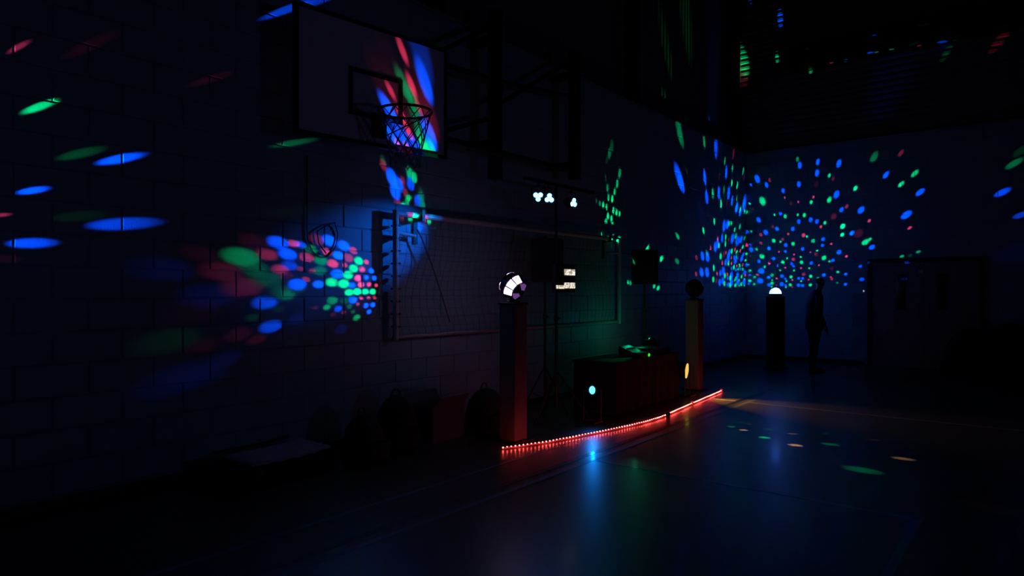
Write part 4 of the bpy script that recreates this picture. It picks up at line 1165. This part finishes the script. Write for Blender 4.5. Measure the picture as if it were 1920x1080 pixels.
part_box('body', (-0.24, -0.48, 0.02), (0.24, 0.48, 0.13), M['bag2'], lb, 0.012)
part_box('lid', (-0.245, -0.485, 0.132), (0.245, 0.485, 0.165), M['bag2'], lb, 0.008)
for sy in (-0.25, 0.25):
    part_box('latch', (0.24, sy - 0.03, 0.10), (0.256, sy + 0.03, 0.15), M['alu'], lb)
for sx in (-0.2, 0.2):
    for sy in (-0.42, 0.42):
        part_box('foot', (sx - 0.02, sy - 0.02, 0), (sx + 0.02, sy + 0.02, 0.02), M['black'], lb)
bm = bmesh.new()
NXs, NYs = 10, 18
grid = [[bm.verts.new((0.18 + 0.46 * i / NXs, 2.70 + 0.70 * j / NYs, 0.172 + 0.012 * (1 + math.sin(3.1 * i + 1.7 * j)) * 0.5 + 0.02 * max(0, j - 12) / 6)) for j in range(NYs + 1)] for i in range(NXs + 1)]
for i in range(NXs):
    for j in range(NYs):
        bm.faces.new((grid[i][j], grid[i + 1][j], grid[i + 1][j + 1], grid[i][j + 1]))
ext = bmesh.ops.extrude_face_region(bm, geom=list(bm.faces))
for v in ext['geom']:
    if isinstance(v, bmesh.types.BMVert):
        v.co.z += 0.02
sh = obj('folded_sheet', bm, M['sheet'], smooth=True)
tag(sh, 'pale folded sheet lying on the low black case', 'sheet')

# covered heap by the end wall
hp = thing('covered_heap', 'big dark covered heap of equipment standing against the end wall', 'covered heap', (4.72, 14.35, 0))
bm = bmesh.new()
NX, NYh = 26, 14
def hh(x, y):
    a = max(0.0, 1 - abs(x / 0.92) ** 3.2) * max(0.0, 1 - abs(y / 0.62) ** 3.5)
    return (0.92 - 0.22 * max(0, x) + 0.05 * math.sin(7 * x) + 0.03 * math.sin(9 * y + 3 * x)) * a ** 0.55
g = [[bm.verts.new((-0.92 + 1.84 * i / NX, -0.62 + 1.24 * j / NYh, max(0.0, hh(-0.92 + 1.84 * i / NX, -0.62 + 1.24 * j / NYh)))) for j in range(NYh + 1)] for i in range(NX + 1)]
for i in range(NX):
    for j in range(NYh):
        bm.faces.new((g[i][j], g[i + 1][j], g[i + 1][j + 1], g[i][j + 1]))
obj('cover', bm, M['cloth_black'], hp, smooth=True)
bm = bmesh.new()
for z, a in ((0.22, 0.97), (0.5, 0.90)):
    path(bm, [(0.90 * a * math.cos(t) * (0.97 if z < 0.3 else 0.9), 0.60 * a * math.sin(t), z) for t in [2 * PI * k / 40 for k in range(40)]], 0.012, 6, True)
obj('tie_rope', bm, M['bag'], hp)

# ------------------------------------------------------------------ the person watching the dome lamp
def skin(name, chain, edges, m, parent, sub=2):
    me = bpy.data.meshes.new(name)
    me.from_pydata([c[0] for c in chain], edges, [])
    o = link(name, me, m, parent)
    sk = o.modifiers.new('skin', 'SKIN')
    sk.use_smooth_shade = True
    for i, (c, r) in enumerate(chain):
        d = me.skin_vertices[0].data[i]
        d.radius = r if isinstance(r, tuple) else (r, r)
    me.skin_vertices[0].data[0].use_root = True
    ss = o.modifiers.new('sub', 'SUBSURF')
    ss.levels = sub
    ss.render_levels = sub
    return o
# local: +x is the way the person faces, y is to the side, z up
pe = thing('person', 'person in dark clothes standing side-on near the dome lamp', 'person', (1.93, 13.25, 0), 0.55)
body = [((0, 0, 0.93), (0.105, 0.12)), ((0.0, 0, 1.10), (0.098, 0.115)), ((0.01, 0, 1.26), (0.095, 0.115)), ((0.03, 0, 1.38), (0.065, 0.085)), ((0.06, 0, 1.50), (0.055, 0.06)), ((0.085, 0, 1.565), (0.052, 0.052)),
        ((0.105, 0, 1.615), (0.092, 0.070)), ((0.10, 0, 1.69), (0.110, 0.086)), ((0.092, 0, 1.755), (0.070, 0.062))]
be = [(i, i + 1) for i in range(8)]
def add(p, r, frm):
    body.append((p, r)); be.append((frm, len(body) - 1)); return len(body) - 1
for s in (-1, 1):
    i = add((0.03, s * 0.185, 1.385), (0.046, 0.046), 3)
    i = add((-0.02 if s < 0 else 0.03, s * 0.240, 1.13), (0.040, 0.040), i)
    i = add((0.10, s * 0.225, 0.90), (0.030, 0.032), i)
    i = add((0.135, s * 0.215, 0.83), (0.022, 0.040), i)
    h = add((0.155, s * 0.21, 0.775), (0.018, 0.036), i)
    for k, L in enumerate((0.065, 0.078, 0.072, 0.055)):
        f = add((0.168, s * 0.21 + (k - 1.5) * 0.019, 0.775 - L * 0.45), (0.0085, 0.0085), h)
        f = add((0.160, s * 0.205 + (k - 1.5) * 0.019, 0.775 - L), (0.0075, 0.0075), f)
    f = add((0.178, s * 0.17, 0.80), (0.010, 0.010), i)
    f = add((0.195, s * 0.16, 0.765), (0.008, 0.008), f)
    i = add((0.005, s * 0.09, 0.82), (0.075, 0.075), 0)
    i = add((0.03 * s, s * 0.10, 0.50), (0.06, 0.06), i)
    i = add((0.03 * s - 0.03, s * 0.10, 0.30), (0.055, 0.052), i)
    i = add((0.03 * s - 0.03, s * 0.10, 0.09), (0.036, 0.036), i)
    i = add((0.03 * s + 0.06, s * 0.11, 0.045), (0.032, 0.038), i)
    i = add((0.03 * s + 0.13, s * 0.115, 0.035), (0.022, 0.034), i)
body_ob = skin('body', body, be, M['skin'], pe)
bpy.context.view_layer.update()
body_ev = body_ob.evaluated_get(bpy.context.evaluated_depsgraph_get())
def face_x(y, z):
    ok, p, n, i = body_ev.ray_cast(Vector((0.6, y, z)), Vector((-1, 0, 0)))
    return p.x if ok else 0.16
def side_y(s, x, z):
    ok, p, n, i = body_ev.ray_cast(Vector((x, s * 0.5, z)), Vector((0, -s, 0)))
    return abs(p.y) if ok else 0.075
# face
FX = face_x(0, 1.655)
bm = bmesh.new()
nv = [bm.verts.new(p) for p in ((FX - 0.012, 0, 1.692), (FX - 0.012, -0.017, 1.640), (FX - 0.012, 0.017, 1.640), (FX + 0.020, 0, 1.643), (FX + 0.004, 0, 1.680))]
for f in ((0, 4, 1), (0, 2, 4), (4, 3, 1), (4, 2, 3), (1, 3, 2), (0, 1, 2)):
    bm.faces.new([nv[k] for k in f])
bmesh.ops.subdivide_edges(bm, edges=list(bm.edges), cuts=1, smooth=0.6)
obj('nose', bm, M['skin'], pe, smooth=True)
for s in (-1, 1):
    ex = face_x(s * 0.030, 1.682)
    for nm, mm, r, dx in (('eye', 'plate', 0.0115, -0.0075), ('pupil', 'hair', 0.0055, 0.0012)):
        bm = bmesh.new()
        bmesh.ops.create_uvsphere(bm, u_segments=10, v_segments=8, radius=r)
        for v in bm.verts:
            v.co = Vector((ex + dx + v.co.x * 0.8, s * 0.030 + v.co.y, 1.682 + v.co.z * 0.7))
        if nm == 'eye':
            eye = obj(nm, bm, M[mm], pe, smooth=True)
        else:
            obj(nm, bm, M[mm], eye, smooth=True)
    bm = bmesh.new()
    path(bm, [(face_x(s * (0.030 + t), 1.700) + 0.001, s * (0.030 + t), 1.700 + 0.003 * (1 - (t / 0.016) ** 2)) for t in (-0.016, -0.006, 0.006, 0.016)], 0.0035, 6)
    obj('eyebrow', bm, M['hair'], pe, smooth=True)
    sy = side_y(s, 0.095, 1.66)
    bm = bmesh.new()
    bmesh.ops.create_uvsphere(bm, u_segments=10, v_segments=8, radius=1)
    for v in bm.verts:
        v.co = Vector((0.092 + v.co.x * 0.018 - v.co.z * 0.004, s * (sy + 0.002) + v.co.y * 0.008, 1.66 + v.co.z * 0.031))
    obj('ear', bm, M['skin'], pe, smooth=True)
bm = bmesh.new()
path(bm, [(face_x(t, 1.612) - 0.001, t, 1.612 - 20 * t * t * 0.2) for t in (-0.022, -0.011, 0, 0.011, 0.022)], 0.0045, 6)
obj('mouth', bm, M['lip'], pe, smooth=True)
# hair cap
bm = bmesh.new()
bmesh.ops.create_uvsphere(bm, u_segments=20, v_segments=14, radius=1)
kill = [v for v in bm.verts if v.co.x > 0.15 and v.co.z < 0.6 or v.co.x > 0.4 and v.co.z < 0.85 or v.co.z < -0.6]
bmesh.ops.delete(bm, geom=kill, context='VERTS')
for v in bm.verts:
    v.co = Vector((0.085 + v.co.x * 0.108, v.co.y * 0.089, 1.690 + v.co.z * 0.098))
for v in bm.verts:
    ok, p, n, i = body_ev.closest_point_on_mesh(v.co)
    v.co = p + n * (0.011 if v.co.z > 1.66 else 0.006)
obj('hair', bm, M['hair'], pe, smooth=True)
# jacket, trousers and shoes: closed sleeves of cloth drawn over the body
def sleeve(bm, rows, n=16):
    rings = []
    for k, (c, rx, ry) in enumerate(rows):
        c = Vector(c)
        a = Vector(rows[max(k - 1, 0)][0]); b = Vector(rows[min(k + 1, len(rows) - 1)][0])
        z = (b - a).normalized()
        y = (Vector((0, 1, 0)) - z * z.y).normalized()
        x = y.cross(z)
        rings.append([bm.verts.new(c + x * (rx * math.cos(2 * PI * i / n)) + y * (ry * math.sin(2 * PI * i / n))) for i in range(n)])
    for a, b in zip(rings[:-1], rings[1:]):
        for i in range(n):
            bm.faces.new((a[i], a[(i + 1) % n], b[(i + 1) % n], b[i]))
    bm.faces.new(rings[0][::-1]); bm.faces.new(rings[-1])
bm = bmesh.new()
sleeve(bm, [((0.0, 0, 0.80), 0.155, 0.195), ((0.0, 0, 0.95), 0.150, 0.190), ((0.0, 0, 1.10), 0.138, 0.172), ((0.005, 0, 1.25), 0.142, 0.190), ((0.02, 0, 1.36), 0.132, 0.210), ((0.03, 0, 1.43), 0.110, 0.195), ((0.045, 0, 1.475), 0.085, 0.12), ((0.06, 0, 1.505), 0.072, 0.075), ((0.065, 0, 1.53), 0.068, 0.070)])
for s_ in (-1, 1):
    ex = -0.02 if s_ < 0 else 0.03
    sleeve(bm, [((0.03, s_ * 0.15, 1.445), 0.04, 0.04), ((0.03, s_ * 0.195, 1.41), 0.072, 0.068), ((0.02, s_ * 0.225, 1.30), 0.066, 0.062), ((ex, s_ * 0.243, 1.13), 0.058, 0.056), ((0.05, s_ * 0.237, 1.00), 0.052, 0.050), ((0.10, s_ * 0.226, 0.885), 0.046, 0.046)], 12)
obj('jacket', bm, M['jacket'], pe, smooth=True)
bm = bmesh.new()
for s_ in (-1, 1):
    sleeve(bm, [((0.0, s_ * 0.07, 0.97), 0.10, 0.085), ((0.005, s_ * 0.09, 0.82), 0.105, 0.095), ((0.02 * s_, s_ * 0.10, 0.62), 0.088, 0.085), ((0.03 * s_, s_ * 0.10, 0.50), 0.078, 0.075), ((0.03 * s_ - 0.025, s_ * 0.10, 0.28), 0.068, 0.066), ((0.03 * s_ - 0.025, s_ * 0.10, 0.075), 0.062, 0.060)], 14)
obj('trousers', bm, M['trousers'], pe, smooth=True)
for s in (-1, 1):
    bm = bmesh.new()
    prof = [(-0.09, 0.036, 0.075), (-0.05, 0.042, 0.095), (0.02, 0.043, 0.09), (0.10, 0.048, 0.062), (0.165, 0.042, 0.05), (0.19, 0.02, 0.035)]
    rings = []
    for x, w, hgt in prof:
        rings.append([bm.verts.new((x + 0.03 * s, s * 0.105 + w * math.cos(a), max(0.0, hgt / 2 + hgt / 2 * math.sin(a)))) for a in [2 * PI * k / 12 for k in range(12)]])
    for a, b in zip(rings[:-1], rings[1:]):
        for k in range(12):
            bm.faces.new((a[k], a[(k + 1) % 12], b[(k + 1) % 12], b[k]))
    bm.faces.new(rings[0][::-1]); bm.faces.new(rings[-1])
    obj('shoe', bm, M['shoe'], pe, smooth=True)
